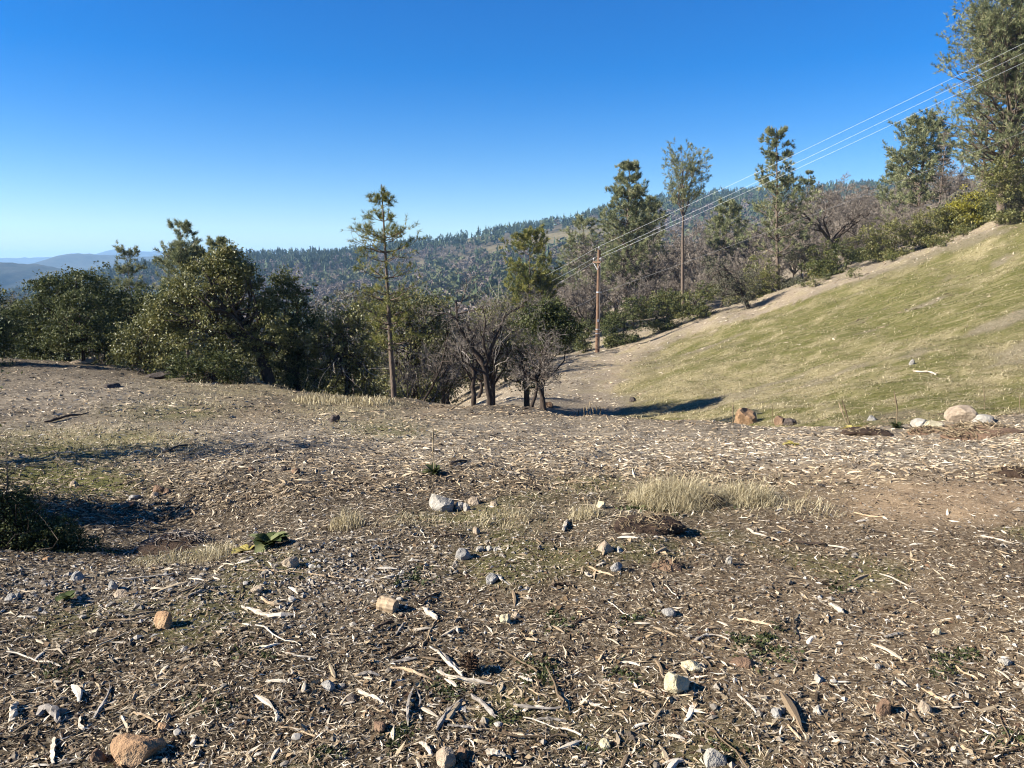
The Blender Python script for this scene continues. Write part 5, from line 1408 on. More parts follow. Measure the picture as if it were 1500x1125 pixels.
ROCKS = [  # photo x, photo y of the foot, width, height in photo pixels, colour, label
    (646, 751, 38, 25, 'white', 'largest whitish rock at the centre, left of a cluster of small stones'),
    (674, 748, 14, 12, 'white', 'small white stone touching the right side of the largest whitish rock'),
    (684, 751, 10, 14, 'white', 'upright white stone in the cluster right of the largest whitish rock'),
    (694, 741, 18, 14, 'tan', 'tan stone at the right end of the cluster by the largest whitish rock'),
    (724, 743, 12, 9, 'tan', 'lone tan stone to the right of the whitish rock cluster'),
    (880, 746, 14, 11, 'yellow', 'small yellowish stone at the left end of the dry grass clump'),
    (698, 783, 12, 12, 'tan', 'small tan stone below the whitish rock cluster'),
    (678, 822, 24, 19, 'grey', 'rough grey stone beside a row of white pebbles'),
    (703, 809, 14, 10, 'white', 'first white pebble right of the rough grey stone'),
    (716, 808, 12, 9, 'white', 'second white pebble right of the rough grey stone'),
    (727, 808, 9, 7, 'white', 'farthest white pebble right of the rough grey stone'),
    (888, 811, 26, 20, 'tan', 'knobbly tan stone above the smooth grey cobble'),
    (907, 810, 13, 9, 'white', 'pale green white pebble touching the knobbly tan stone'),
    (903, 838, 20, 15, 'grey', 'smooth egg shaped grey cobble below the knobbly tan stone'),
    (720, 856, 22, 15, 'grey', 'grey stone with a bit of bark leaning on it, right of centre'),
    (240, 922, 34, 28, 'orange', 'blocky orange brown rock on the left foreground'),
    (192, 1118, 76, 32, 'orange', 'large flat orange brown rock at the bottom left'),
    (143, 1118, 22, 20, 'brown', 'brown stone leaning against the large flat orange brown rock'),
    (238, 1072, 18, 12, 'orange', 'small orange stone above the large flat orange brown rock'),
    (992, 1018, 36, 34, 'yellow', 'round cream yellow rock in the right centre foreground'),
    (1014, 982, 34, 13, 'yellow', 'flat yellowish stone above the round cream yellow rock'),
    (1048, 1131, 34, 26, 'white', 'bright white rock at the bottom edge right of centre'),
    (1137, 1052, 16, 14, 'grey', 'small grey stone near the bottom right of centre'),
    (1295, 1050, 22, 26, 'brown', 'wedge shaped brown stone standing on edge at the lower right'),
    (1355, 1046, 20, 18, 'tan', 'pale tan stone right of the wedge shaped brown stone'),
    (1198, 1048, 14, 14, 'white', 'white stone left of the wedge shaped brown stone'),
    (1474, 975, 20, 10, 'white', 'white flat stone near the right edge of the foreground'),
    (1200, 1000, 16, 12, 'white', 'round white stone in the lower right quarter'),
    (1373, 930, 12, 10, 'yellow', 'small yellow stone casting a long shadow in the right foreground'),
    (1286, 980, 10, 8, 'white', 'tiny white stone in the middle of the right foreground'),
    (1068, 830, 12, 15, 'white', 'upright white stone right of the smooth grey cobble'),
    (979, 904, 24, 13, 'grey', 'low grey stone right of the cream stone pair'),
    (740, 914, 18, 14, 'yellow', 'cream stone with a smaller one beside it in the centre foreground'),
    (756, 906, 12, 9, 'tan', 'smaller tan stone beside the cream stone in the centre foreground'),
    (652, 1120, 32, 26, 'tan', 'pale knobbly stone at the bottom edge near the centre'),
    (676, 1112, 18, 18, 'brown', 'brownish stone right of the pale knobbly stone at the bottom edge'),
    (886, 1097, 18, 13, 'yellow', 'small yellow grey stone near the bottom right of the centre'),
    (556, 1072, 22, 14, 'brown', 'rounded brown stone in the lower centre left of the twisted driftwood'),
    (517, 1029, 18, 10, 'dark', 'dark smooth stone half sunk in the lower centre foreground'),
    (425, 832, 26, 18, 'tan', 'pinkish tan stone on the gravel below the broad leaved plant'),
    (376, 870, 20, 11, 'tan', 'smooth tan stone on the gravel'),
    (113, 852, 20, 14, 'grey', 'grey cobble on the gravel bank at the left'),
    (166, 866, 14, 16, 'grey', 'upright grey stone on the gravel bank at the left'),
    (175, 876, 28, 10, 'tan', 'flat tan stone on the gravel bank at the left'),
    (15, 882, 20, 12, 'grey', 'blue grey cobble at the left edge of the gravel bank'),
    (26, 878, 12, 10, 'grey', 'second blue grey cobble beside the one at the left edge'),
    (70, 823, 16, 8, 'orange', 'small reddish stone on top of the gravel bank at the left'),
    (480, 1010, 22, 12, 'grey', 'pale grey flat stone in the left centre foreground'),
    (1095, 626, 40, 26, 'orange', 'angular orange rock with a shaded grey right face on the far lip of the pad'),
    (1143, 624, 18, 14, 'brown', 'rounded brown rock right of the angular orange rock on the far lip'),
    (1158, 625, 20, 12, 'dark', 'nearly black clod touching the rounded brown rock on the far lip'),
    (1413, 622, 48, 26, 'tan', 'largest boulder on the far lip of the pad, tan with a dark right face'),
    (1440, 622, 30, 14, 'white', 'pale low rock touching the right foot of the largest far boulder'),
    (1348, 628, 24, 14, 'white', 'white rock left of the largest boulder on the far lip'),
    (1370, 628, 26, 11, 'yellow', 'ochre yellow rock between the white rock and the largest far boulder'),
    (1278, 618, 14, 9, 'grey', 'small grey rock just above the dark hollow on the far lip'),
    (1336, 536, 8, 9, 'grey', 'small grey stone standing out on the grassy hillside'),
    (490, 620, 16, 12, 'dark', 'black stone on the pale mulch left of the centre'),
    (415, 693, 10, 10, 'dark', 'black lump on the mulch above the ditch'),
    (368, 691, 10, 7, 'brown', 'brown clod on the mulch left of the black lump'),
    (404, 664, 6, 6, 'dark', 'tiny black stone on the mulch beyond the black lump'),
    (432, 694, 14, 8, 'brown', 'brown lump just right of the black lump above the ditch'),
    (232, 722, 18, 11, 'brown', 'tan brown stone in the stone heap left of the centre'),
    (245, 725, 14, 9, 'brown', 'rounded stone at the right end of the heap left of the centre'),
    (226, 729, 12, 8, 'tan', 'front stone of the heap left of the centre'),
    (196, 733, 16, 8, 'grey', 'grey flat stone left of the heap left of the centre'),
    (186, 744, 22, 8, 'brown', 'dark flat stone below the heap left of the centre'),
    (108, 714, 12, 9, 'tan', 'single stone on the green patch at the left'),
    (927, 590, 10, 8, 'dark', 'dark stone in the shade of the draw'),
    (803, 598, 16, 9, 'brown', 'reddish brown rock at the foot of the forked oak'),
    (163, 570, 24, 8, 'dark', 'low dark clod on the far left mulch'),
    (60, 521, 44, 10, 'grey', 'flat grey rock outcrop at the foot of the left oaks'),
    (120, 534, 36, 9, 'tan', 'long low rock below the flat grey outcrop'),
    (235, 556, 46, 12, 'dark', 'dark rocky mound in front of the low oak bushes'),
]
for i, (px, py, w, h, c, lab) in enumerate(ROCKS):
    if py < 1120: g = G1(px, py - h * .18)
    else: g = G1(px, 1120)
    d = math.hypot(g[1], g[2] - CAMZ); k = d / F
    if py > 780: w, h = w * .9, h * .9
    W, Hh = w * k, h * k
    V, Fc = rock_shape(3 if w > 15 else 2, 14 if c != 'grey' else 8, .05 if w > 20 else .07, 900 + i)
    m = MB(); m.add(V * [W / 2, W / 2 * rng.uniform(.7, 1.0), Hh * .72], Fc)
    o = m.build('rock', RM[c]); o.location = g + [0, W * .1, Hh * .16]; o.rotation_euler = (rng.normal() * .08, rng.normal() * .08, rng.uniform(-.5, .5))
    tag(o, lab, 'rock')

# ------------------------------------------------------------------ driftwood, sticks and cut pieces one can point to
def wood_mat(name, stops):
    t = NT(name); co = t.coord()
    mp = t.n('ShaderNodeMapping'); mp.inputs['Scale'].default_value = (6, 60, 60); t.l(co, mp.inputs[0])
    n = t.noise(1.0, 5, .7, mp.outputs[0]); n2 = t.noise(9, 4, .6, co)
    c = t.ramp(t.math('ADD', t.math('MULTIPLY', n, .6), t.math('MULTIPLY', n2, .4)), stops)
    return t.done(t.bsdf(c, .9, .1, t.bump(n, .8, .006)))
WM = {'white': wood_mat('bleached_wood', [(.3, (.17, .135, .095)), (.5, (.38, .32, .24)), (.7, (.58, .51, .40))]),
      'grey': wood_mat('grey_wood', [(.3, (.085, .072, .058)), (.5, (.20, .175, .145)), (.7, (.38, .34, .285))]),
      'tan': wood_mat('tan_wood', [(.3, (.20, .13, .075)), (.5, (.37, .27, .165)), (.7, (.55, .43, .28))]),
      'dark': wood_mat('dark_wood', [(.3, (.022, .016, .012)), (.5, (.06, .042, .030)), (.7, (.13, .095, .07))])}
WOOD = [  # photo points along the piece, thickness in photo pixels, colour, name, label
    ([(362, 892), (380, 902), (402, 906), (432, 903)], 8, 'white', 'driftwood', 'long curved white piece of driftwood in the left foreground'),
    ([(383, 876), (392, 886), (408, 889), (424, 884)], 6, 'tan', 'driftwood', 'smaller curved yellowish piece just above the long curved white driftwood'),
    ([(157, 910), (190, 911), (222, 904)], 4, 'tan', 'stick', 'slender stick ending at the blocky orange brown rock'),
    ([(418, 958), (440, 963), (464, 966)], 5, 'white', 'stick', 'straight white stick in the left centre foreground'),
    ([(78, 1122), (78, 1102), (80, 1084)], 10, 'white', 'stick', 'short white stick pointing up the picture at the bottom left'),
    ([(138, 1054), (150, 1036), (158, 1022), (162, 1008)], 7, 'grey', 'driftwood', 'grey curved stick in the lower left foreground'),
    ([(56, 1052), (66, 1042), (78, 1046), (86, 1062)], 12, 'grey', 'driftwood', 'gnarled grey root fragment at the lower left'),
    ([(18, 1060), (20, 1045), (24, 1034)], 13, 'white', 'wood_chunk', 'broad white wood chip at the left bottom edge'),
    ([(281, 1096), (286, 1084), (280, 1080)], 7, 'white', 'wood_chunk', 'pointed white chip in the lower left foreground'),
    ([(196, 1046), (214, 1052), (232, 1062)], 7, 'tan', 'stick', 'tan split stick above the small orange stone'),
    ([(118, 1052), (116, 1066), (124, 1072)], 7, 'white', 'wood_chunk', 'crooked white chip right of the gnarled grey root'),
    ([(620, 893), (630, 902), (641, 911)], 10, 'white', 'wood_chunk', 'thick white wood stub right of the cut tan block'),
    ([(594, 913), (586, 924), (580, 932)], 5, 'grey', 'stick', 'small grey stick below the cut tan block'),
    ([(548, 924), (562, 920), (578, 914)], 9, 'dark', 'wood_chunk', 'dark half buried wood chunk below the cut tan block'),
    ([(612, 886), (628, 878), (644, 868)], 5, 'dark', 'stick', 'dark stick behind the thick white wood stub'),
    ([(630, 950), (648, 964), (664, 980), (678, 994)], 9, 'white', 'driftwood', 'large pale splintered slab in the centre foreground'),
    ([(640, 985), (660, 996), (690, 1002), (720, 1004)], 8, 'white', 'driftwood', 'long pale splinter crossing below the large splintered slab'),
    ([(570, 980), (592, 982), (612, 990), (632, 996)], 5, 'tan', 'stick', 'forked thin tan stick left of the splintered slab'),
    ([(572, 972), (592, 970), (611, 966)], 6, 'grey', 'stick', 'grey straight stick above the forked thin tan stick'),
    ([(572, 966), (590, 958), (612, 948)], 8, 'dark', 'wood_chunk', 'dark angular wood chunk left of the splintered slab'),
    ([(520, 992), (538, 990), (556, 992)], 7, 'grey', 'stick', 'short grey stick in the lower centre left'),
    ([(524, 1012), (538, 1022), (562, 1032)], 8, 'white', 'driftwood', 'broken white driftwood in the lower centre left'),
    ([(598, 1066), (597, 1046), (600, 1026), (606, 1010)], 7, 'grey', 'driftwood', 'tall twisted grey driftwood in the lower centre'),
    ([(614, 1042), (616, 1026), (610, 1012)], 5, 'grey', 'driftwood', 'short twisted piece beside the tall twisted driftwood'),
    ([(640, 1072), (650, 1054), (664, 1038), (678, 1026)], 8, 'grey', 'driftwood', 'grey slanting root right of the twisted driftwood'),
    ([(690, 1018), (704, 1032), (716, 1044), (726, 1054)], 8, 'grey', 'driftwood', 'peeling grey stick slanting to the lower right of the pine cone'),
    ([(656, 1064), (674, 1066), (694, 1068)], 7, 'grey', 'stick', 'horizontal grey stick below the slanting root'),
    ([(694, 1060), (700, 1072), (712, 1070)], 5, 'tan', 'stick', 'hook shaped tan twig beside the horizontal grey stick'),
    ([(752, 1034), (776, 1040), (806, 1042), (828, 1036)], 6, 'grey', 'stick', 'long dark grey branch piece in the lower right centre'),
    ([(784, 1056), (806, 1056), (830, 1058)], 6, 'grey', 'stick', 'second grey branch piece below the long dark grey one'),
    ([(616, 1090), (626, 1100), (634, 1110)], 9, 'white', 'wood_chunk', 'white ragged chip near the bottom centre'),
    ([(610, 1112), (626, 1112), (642, 1110)], 5, 'tan', 'stick', 'thin tan stick under the white ragged chip at the bottom centre'),
    ([(712, 1106), (726, 1112), (742, 1112)], 11, 'white', 'wood_chunk', 'broad weathered wood piece at the bottom centre'),
    ([(760, 993), (770, 998), (780, 1000)], 6, 'white', 'stick', 'pale short stick right of the pine cone'),
    ([(774, 1010), (786, 1018), (806, 1022)], 4, 'tan', 'stick', 'thin pale twig below the short stick right of the pine cone'),
    ([(852, 1024), (866, 1034), (886, 1040)], 7, 'white', 'driftwood', 'pale forked splinter in the right centre foreground'),
    ([(926, 1010), (950, 1016), (972, 1022)], 4, 'tan', 'stick', 'thin straight stick left of the round cream yellow rock'),
    ([(876, 972), (884, 960), (888, 954)], 5, 'tan', 'stick', 'short tan peg in the right centre foreground'),
    ([(836, 918), (852, 910), (872, 904)], 5, 'dark', 'stick', 'dark stick slanting in the centre right foreground'),
    ([(808, 860), (824, 858), (838, 860)], 8, 'dark', 'wood_chunk', 'reddish dark bark piece in the centre right'),
    ([(862, 832), (880, 840), (900, 846)], 5, 'tan', 'stick', 'light brown stick left of the smooth grey cobble'),
    ([(858, 840), (862, 848), (870, 846)], 7, 'white', 'wood_chunk', 'bright white hook shaped chip by the smooth grey cobble'),
    ([(826, 780), (829, 770), (832, 764)], 7, 'white', 'stick', 'short upright white peg above the knobbly tan stone'),
    ([(726, 844), (732, 850), (736, 852)], 6, 'white', 'wood_chunk', 'white chip leaning on the grey stone right of centre'),
    ([(640, 788), (664, 785), (690, 786)], 4, 'dark', 'stick', 'long dark twig below the whitish rock cluster'),
    ([(660, 682), (676, 677), (690, 675)], 6, 'dark', 'stick', 'dark branch stub right of the dried mullein at the centre'),
    ([(1094, 776), (1108, 784), (1124, 788)], 5, 'white', 'stick', 'white stick in the right middle ground below the dry grass clump'),
    ([(1160, 795), (1190, 800), (1216, 800)], 6, 'dark', 'driftwood', 'dark long branch lying right of the white stick'),
    ([(1212, 800), (1228, 804), (1244, 807)], 5, 'white', 'stick', 'bleached end of a branch lying beside the dark long branch'),
    ([(1214, 886), (1226, 894), (1236, 900)], 8, 'white', 'wood_chunk', 'white split wood wedge in the right foreground'),
    ([(1080, 908), (1106, 914), (1130, 918)], 5, 'tan', 'stick', 'straight tan stick in the middle of the right foreground'),
    ([(1012, 944), (1034, 932), (1050, 932), (1068, 938)], 5, 'white', 'stick', 'bent pale twig left of the green weeds in the right foreground'),
    ([(1080, 1018), (1094, 1032), (1108, 1046)], 5, 'white', 'stick', 'pale pointed stick slanting in the lower right'),
    ([(1400, 978), (1414, 990), (1432, 996)], 6, 'tan', 'driftwood', 'tan curved branch near the right edge of the foreground'),
    ([(1484, 1002), (1500, 1006), (1520, 1008)], 7, 'white', 'driftwood', 'white branch end entering from the right edge'),
    ([(1350, 1010), (1372, 1024), (1396, 1036)], 6, 'tan', 'driftwood', 'pale split branch in the lower right corner area'),
    ([(1154, 1064), (1166, 1078), (1174, 1086)], 6, 'tan', 'stick', 'tan stick slanting left of the white stone at the lower right'),
    ([(1296, 936), (1310, 932), (1324, 930)], 8, 'grey', 'wood_chunk', 'grey wood piece right of the green weeds'),
    ([(1288, 842), (1310, 850), (1336, 862)], 4, 'white', 'stick', 'long thin white splinter in the right foreground'),
    ([(1436, 786), (1460, 792), (1484, 798)], 5, 'white', 'stick', 'white thin stick near the right edge'),
    ([(1250, 752), (1276, 758), (1300, 760)], 4, 'tan', 'stick', 'tan twig above the reddish bare soil at the right'),
    ([(1338, 545), (1352, 547), (1362, 546), (1371, 551)], 5, 'white', 'fallen_branch', 'white fallen branch lying out on the grassy hillside'),
    ([(662, 571), (666, 578), (669, 584)], 4, 'white', 'stake', 'small white stake sticking up left of the gnarled oaks'),
    ([(1160, 692), (1174, 690), (1186, 693)], 5, 'white', 'stick', 'white chip of wood on the bare track right of the dry grass clump'),
    ([(240, 664), (262, 656), (285, 652)], 5, 'dark', 'stick', 'dark branch lying on the left mulch'),
    ([(65, 620), (100, 612), (130, 606)], 5, 'dark', 'stick', 'long dark branch on the far left mulch'),
    ([(180, 816), (194, 808), (206, 802)], 4, 'grey', 'stick', 'pale bent stalk on the edge of the ditch'),
    ([(268, 878), (300, 866), (330, 858)], 5, 'grey', 'stick', 'grey forked stick on the gravel at the left'),
    ([(345, 835), (400, 838), (450, 840), (498, 848)], 3, 'tan', 'stick', 'very long thin curved stalk lying on the gravel'),
    ([(428, 1003), (422, 1000), (430, 988), (426, 980)], 4, 'white', 'stick', 'small wavy white twig in the left centre foreground'),
    ([(402, 1042), (406, 1052), (404, 1060)], 7, 'white', 'wood_chunk', 'stubby white chip in the lower left centre'),
    ([(408, 1066), (436, 1070), (462, 1080)], 5, 'tan', 'stick', 'pale stick in the lower left centre'),
    ([(26, 905), (40, 906), (54, 906)], 5, 'white', 'stick', 'small white stick at the left edge below the gravel bank'),
]
for i, (pts, w, c, nm, lab) in enumerate(WOOD):
    g = G([p[0] for p in pts], [min(p[1], 1135) for p in pts], 2.0)
    if nm == 'stake':
        g = np.array([P(pts[k][0], pts[k][1], g[-1, 1]) for k in range(3)])
    d = math.hypot(g[0, 1], g[0, 2] - CAMZ); k = d / F; r = w * k * .5
    K = 11; q = resample(g, K)
    if nm not in ('stake',): q[:, 2] = H(q[:, 0], q[:, 1]) + r * .65 + np.sin(np.linspace(0, math.pi, K)) * r * rng.uniform(.1, .9)
    o0 = q.mean(0); q = q - o0
    prof = np.interp(np.linspace(0, 1, K), [0, .06, .3, .7, .94, 1], [.5, .85, 1, .9, .7, .35]) * rng.uniform(.7, 1.25, K) * .82
    S = 6
    V, Q = tubes(q[None], (r * prof)[None], S)
    ridge = np.tile(rng.uniform(.55, 1.3, S), K)[:, None] * rng.uniform(.85, 1.15, (K * S, 1))
    cen = np.repeat(q, S, 0); V = cen + (V - cen) * ridge * np.array([1, 1, .75])
    V += rng.normal(size=V.shape) * r * .12
    m = MB(); m.add(V, Q); m.add(V, caps(1, K, S))
    # a loose fibre or a snag on each piece
    g2, gr2 = grow(q[None], (r * prof)[None], 2, .3, .95, .5, .28, 4, .15, .0, .45, .2)
    if nm in ('driftwood', 'fallen_branch'): m.add(*tubes(g2, gr2, 4))
    o = m.build(nm, WM[c], None, False); o.location = o0
    tag(o, lab, {'driftwood': 'driftwood', 'stick': 'stick', 'wood_chunk': 'wood piece', 'fallen_branch': 'branch', 'stake': 'stake'}[nm])

# the cut block with its pale end
g = G1(568, 894); k = math.hypot(g[1], 1.6) / F
m = MB(); K = 6
q = np.stack([np.linspace(-13, 13, K) * k, np.zeros(K), np.zeros(K)], 1)
V, Q = tubes(q[None], (np.array([10.5, 11, 10.5, 11, 10.5, 10]) * k)[None], 12); V += rng.normal(size=V.shape) * .3 * k
m.add(V, Q); m.add(V, caps(1, K, 12)); o = m.build('cut_log', WM['tan'], None, False); o.location = g + [0, 0, 8 * k]; o.rotation_euler = (0, .1, -.35)
tag(o, 'short sawn tan log block lying in the centre left foreground', 'log')

# the pine cone
g = G1(688, 984); k = math.hypot(g[1], 1.6) / F
cone = thing('pine_cone', g + [0, 0, 11 * k], 'dark open pine cone lying right of the pale splintered slab', 'pine cone', None, .5)
M_CONE = piece_mat('cone_scale', [(0, (.02, .012, .008)), (1, (.10, .06, .035))], 60)
m = MB(); n = 70; t = np.linspace(.03, .97, n); a = np.arange(n) * 2.39996
r = 13 * k * np.sin(np.pi * np.clip(t * .86 + .12, 0, 1)) ** .7
z = (t - .5) * 26 * k
c0 = np.stack([np.cos(a) * r * .3, np.sin(a) * r * .3, z], 1); c1 = np.stack([np.cos(a) * r, np.sin(a) * r, z + 3 * k], 1)
sd = np.stack([-np.sin(a), np.cos(a), 0 * a], 1) * 3.2 * k; upv = np.array([0, 0, 1.2 * k])
V = np.stack([c0, c1 + sd, c1 - sd, c1 * 1.08 + upv], 1).reshape(-1, 3); b = (np.arange(n) * 4)[:, None, None]
m.add(V, (b + np.array([[0, 1, 3], [0, 3, 2], [1, 2, 3], [0, 2, 1]])[None]).reshape(-1, 3), np.repeat(rng.uniform(0, 1, n), 4))
m.build('scales', M_CONE, cone)
m = MB(); m.add(*tubes(np.array([[[0, 0, -14 * k], [0, 0, 0], [0, 0, 12 * k]]]), np.array([[3, 5, 2]]) * k, 6)); m.build('core', M_CONE, cone)

# ------------------------------------------------------------------ grass, weeds and dried stalks
M_STRAW = leaf_mat('dry_grass_blade', [(0, (.15, .118, .055)), (.5, (.37, .305, .175)), (1, (.62, .54, .35))], .25, .7, .15)
M_GRASS = leaf_mat('short_green_grass', [(0, (.040, .045, .010)), (.5, (.082, .085, .022)), (1, (.155, .138, .052))], .25, .7, .15)
M_WEED = leaf_mat('green_weed', [(0, (.022, .028, .010)), (.6, (.055, .066, .022)), (1, (.12, .125, .05))], .25, .6, .2)
M_MULL = leaf_mat('broad_green_leaf', [(0, (.035, .048, .014)), (.6, (.095, .115, .040)), (1, (.20, .21, .10))], .2, .8, .1)
M_YELL = leaf_mat('yellowed_leaf', [(0, (.17, .14, .035)), (.6, (.33, .27, .07)), (1, (.45, .37, .12))], .2, .7, .1)
M_STALK = leaf_mat('dead_stalk', [(0, (.08, .058, .034)), (.6, (.19, .145, .088)), (1, (.33, .26, .165))], 0, .9, .05)
def blades(m, B, Hh, W, lean, tint, N=None, drift=(0, 0), press=1.0):
    n = len(B)
    a = rng.uniform(0, 6.283, n)
    d = np.stack([np.cos(a), np.sin(a), np.zeros(n)], 1) * lean * rng.uniform(.2, 1.3, (n, 1)) + np.array([drift[0], drift[1], 0])
    Hh = (np.asarray(Hh) * rng.uniform(.5, 1.2, n))[:, None]
    s = norm(np.cross(d + rng.normal(size=(n, 3)) * .2, [0, 0, 1.0])) * np.asarray(W)[:, None] * .5
    mid = B + (d * .35 + [0, 0, .62]) * Hh
    tip = B + (d * 1.0 + [0, 0, .95]) * Hh - np.array([0, 0, 1]) * Hh * (np.linalg.norm(d, axis=1, keepdims=True) ** 2) * .35
    if press < 1: mid[:, 2] = B[:, 2] + (mid[:, 2] - B[:, 2]) * press; tip[:, 2] = B[:, 2] + Hh[:, 0] * .95 * press * .6
    tip[:, 2] = np.maximum(tip[:, 2], B[:, 2] + .003)
    if press < 1:
        mid[:, 2] += H(mid[:, 0], mid[:, 1]) - B[:, 2]; tip[:, 2] += H(tip[:, 0], tip[:, 1]) - B[:, 2]
    V = np.stack([B - s, B + s, mid - s * .75, mid + s * .75, tip], 1).reshape(-1, 3)
    b = (np.arange(n) * 5)[:, None, None]
    m.add(V, (b + np.array([[0, 1, 3, 2]])[None]).reshape(-1, 4), np.repeat(tint, 5))
    m.T.append((b + np.array([[2, 3, 4]])[None]).reshape(-1, 3) + m.n - len(V)); m.mi.append(np.zeros(n, int))

def tuft_thing(label, px, py, rx, d_r, n, h, w=.004, lean=.55, mat=None, name='dry_grass_clump', drift=(0, 0), lo=0, dens=1.0):
    lean = lean * 1.4
    g = G1(px, py); k = math.hypot(g[1], g[2] - CAMZ) / F
    r = np.sqrt(rng.uniform(0, 1, n)) ; a = rng.uniform(0, 6.283, n)
    B = np.stack([np.cos(a) * r * rx * k, np.sin(a) * r * d_r, 0 * r], 1)
    B[:, 2] = H(g[0] + B[:, 0], g[1] + B[:, 1]) - g[2] - .005
    m = MB(); blades(m, B, h * (1 - .72 * r ** 2), np.full(n, w), lean, np.clip(lo + rng.uniform(0, 1, n) * (1 - lo), 0, 1), drift=drift)
    o = m.build(name, mat or M_STRAW); o.location = g
    return tag(o, label, 'grass')
tuft_thing('largest clump of pale dry grass right of the centre', 985, 738, 66, .34, 2300, .30, .0032, .95, drift=(.25, -.1))
tuft_thing('feathery dry grass clump just right of the largest one and its dark clod', 1092, 734, 46, .26, 900, .21, .0032, 1.0, drift=(.2, 0))
tuft_thing('sparse straw tuft at the right end of the row of dry grass', 1182, 747, 54, .22, 170, .14, .0032, 1.0)
tuft_thing('upright straw tuft left of the largest whitish rock', 508, 770, 26, .16, 330, .17, .0035, .35)
tuft_thing('thin straw tuft left of the largest dry grass clump', 858, 758, 26, .14, 300, .13, .0035, .5)
tuft_thing('matted dry grass in front of the whitish rock cluster', 735, 762, 60, .2, 260, .09, .0035, .9)
tuft_thing('tangled dry grass on the near edge of the ditch', 312, 818, 34, .2, 260, .15, .0035, .8)
tuft_thing('greyish dead grass hanging over the shaded ditch', 240, 826, 46, .22, 200, .13, .0035, .9)
tuft_thing('grassy fringe in front of the upright straw tuft', 600, 766, 70, .2, 160, .09, .0035, .8)
tuft_thing('tall tan reeds at the foot of the leaning oak', 352, 560, 30, .6, 520, .62, .02, .3, lo=.2)
tuft_thing('tan grass under the dark upright oak', 470, 588, 44, .9, 520, .32, .018, .5)
tuft_thing('tan grass around the foot of the young pine', 540, 592, 50, .8, 520, .28, .018, .5)

def soft(fn): return lambda X: np.clip(fn(X), 0, 1)
m = MB()
X = scatter(52000, 4.5, 32, 1.0, accept=lambda X: np.clip(zones(X)[3] * (1 - zones(X)[0]) * 1.3, 0, 1)); n = len(X); d = X[:, 1]
blades(m, X, .035 + .0045 * d, .002 + .0005 * d, 1.5, rng.uniform(0, 1, n), drift=(.15, -.1))
o = m.build('dry_grass', M_STRAW); tag(o, 'thin dry grass scattered over the cleared ground', 'grass', kind='stuff')
m = MB()
X = scatter(60000, 4.0, 24, 1.1, accept=lambda X: np.clip(zones(X)[4] * (1 - zones(X)[0]) * .9, 0, 1)); n = len(X); d = X[:, 1]
blades(m, X, .015 + .003 * d, .0025 + .0007 * d, 1.1, rng.uniform(0, 1, n))
o = m.build('green_grass', M_GRASS); tag(o, 'short green grass and moss patches on the pad', 'grass', kind='stuff')
# the hillside turf: short green blades under combed straw
def hill_pts_(n, d0, d1, acc):
    X = scatter(n * 2, d0, d1, .7, wide=.80); X = X[X[:, 0] > 0]
    return X[rng.uniform(size=len(X)) < acc(X)]
m = MB()
X = hill_pts_(60000, 17, 70, lambda X: zones(X)[0] * (1 - .55 * zones(X)[3]) * (X[:, 0] > 0)); n = len(X); d = X[:, 1]
blades(m, X, .022 + .0005 * d, .010 + .0008 * d, 1.4, np.clip(rng.uniform(0, 1, n) * .8 + .25 * (fbm(X[:, 0] / 3, X[:, 1] / 3, 12, 2) - .3), 0, 1), drift=(-.25, -.35), press=.8)
o = m.build('hillside_grass', M_GRASS); tag(o, 'short green turf on the hillside across the draw', 'grass', kind='stuff')
m = MB()
X = hill_pts_(90000, 17, 72, lambda X: (zones(X)[0] * (.22 + zones(X)[3] * .9)) * (X[:, 0] > 0)); n = len(X); d = X[:, 1]
blades(m, X, .10 + .0024 * d, .006 + .0005 * d, 1.7, rng.uniform(0, 1, n), drift=(-.8, -.3), press=.6)
o = m.build('hillside_straw', M_STRAW); tag(o, 'flattened straw combed down the hillside across the draw', 'grass', kind='stuff')

m = MB()
for (px, py, rx, ry, n) in (q[:4] + (int(q[4] * .6),) for q in ((1130, 955, 34, 26, 150), (1100, 940, 30, 14, 70), (1384, 985, 22, 20, 70), (1400, 960, 40, 12, 60), (785, 986, 26, 18, 130), (655, 1006, 26, 12, 110), (582, 1076, 26, 16, 120), (1075, 1100, 30, 12, 50), (600, 848, 30, 12, 70), (815, 912, 26, 12, 60), (870, 1096, 24, 10, 40), (1240, 862, 30, 10, 40), (95, 985, 40, 16, 60), (300, 1030, 40, 20, 60), (740, 1050, 30, 10, 60), (1480, 1080, 40, 20, 40), (910, 990, 40, 14, 50), (490, 1100, 40, 14, 50), (350, 960, 40, 16, 50), (930, 905, 30, 10, 40), (1000, 745, 60, 8, 130), (940, 742, 40, 6, 60))):
    g = G(np.clip(px + rng.normal(size=n // 3) * rx * .55, -100, 1600), np.clip(py + rng.normal(size=n // 3) * ry * .55, 650, 1130))
    c = np.repeat(g, 9, 0); k = c[:, 1:2] / F
    c = c + rng.normal(size=c.shape) * np.array([.018, .018, .004]) * (c[:, 1:2] / 3); c[:, 2] = np.maximum(c[:, 2], H(c[:, 0], c[:, 1]) + .005)
    m.add(*leaves(c, .011 * c[:, 1:2] / 3, .006 * c[:, 1:2] / 3, rng.uniform(0, 1, len(c)), 0, 1.2))
o = m.build('low_weeds', M_WEED); tag(o, 'low green weeds sprouting between the chips in the foreground', 'weeds', kind='stuff')

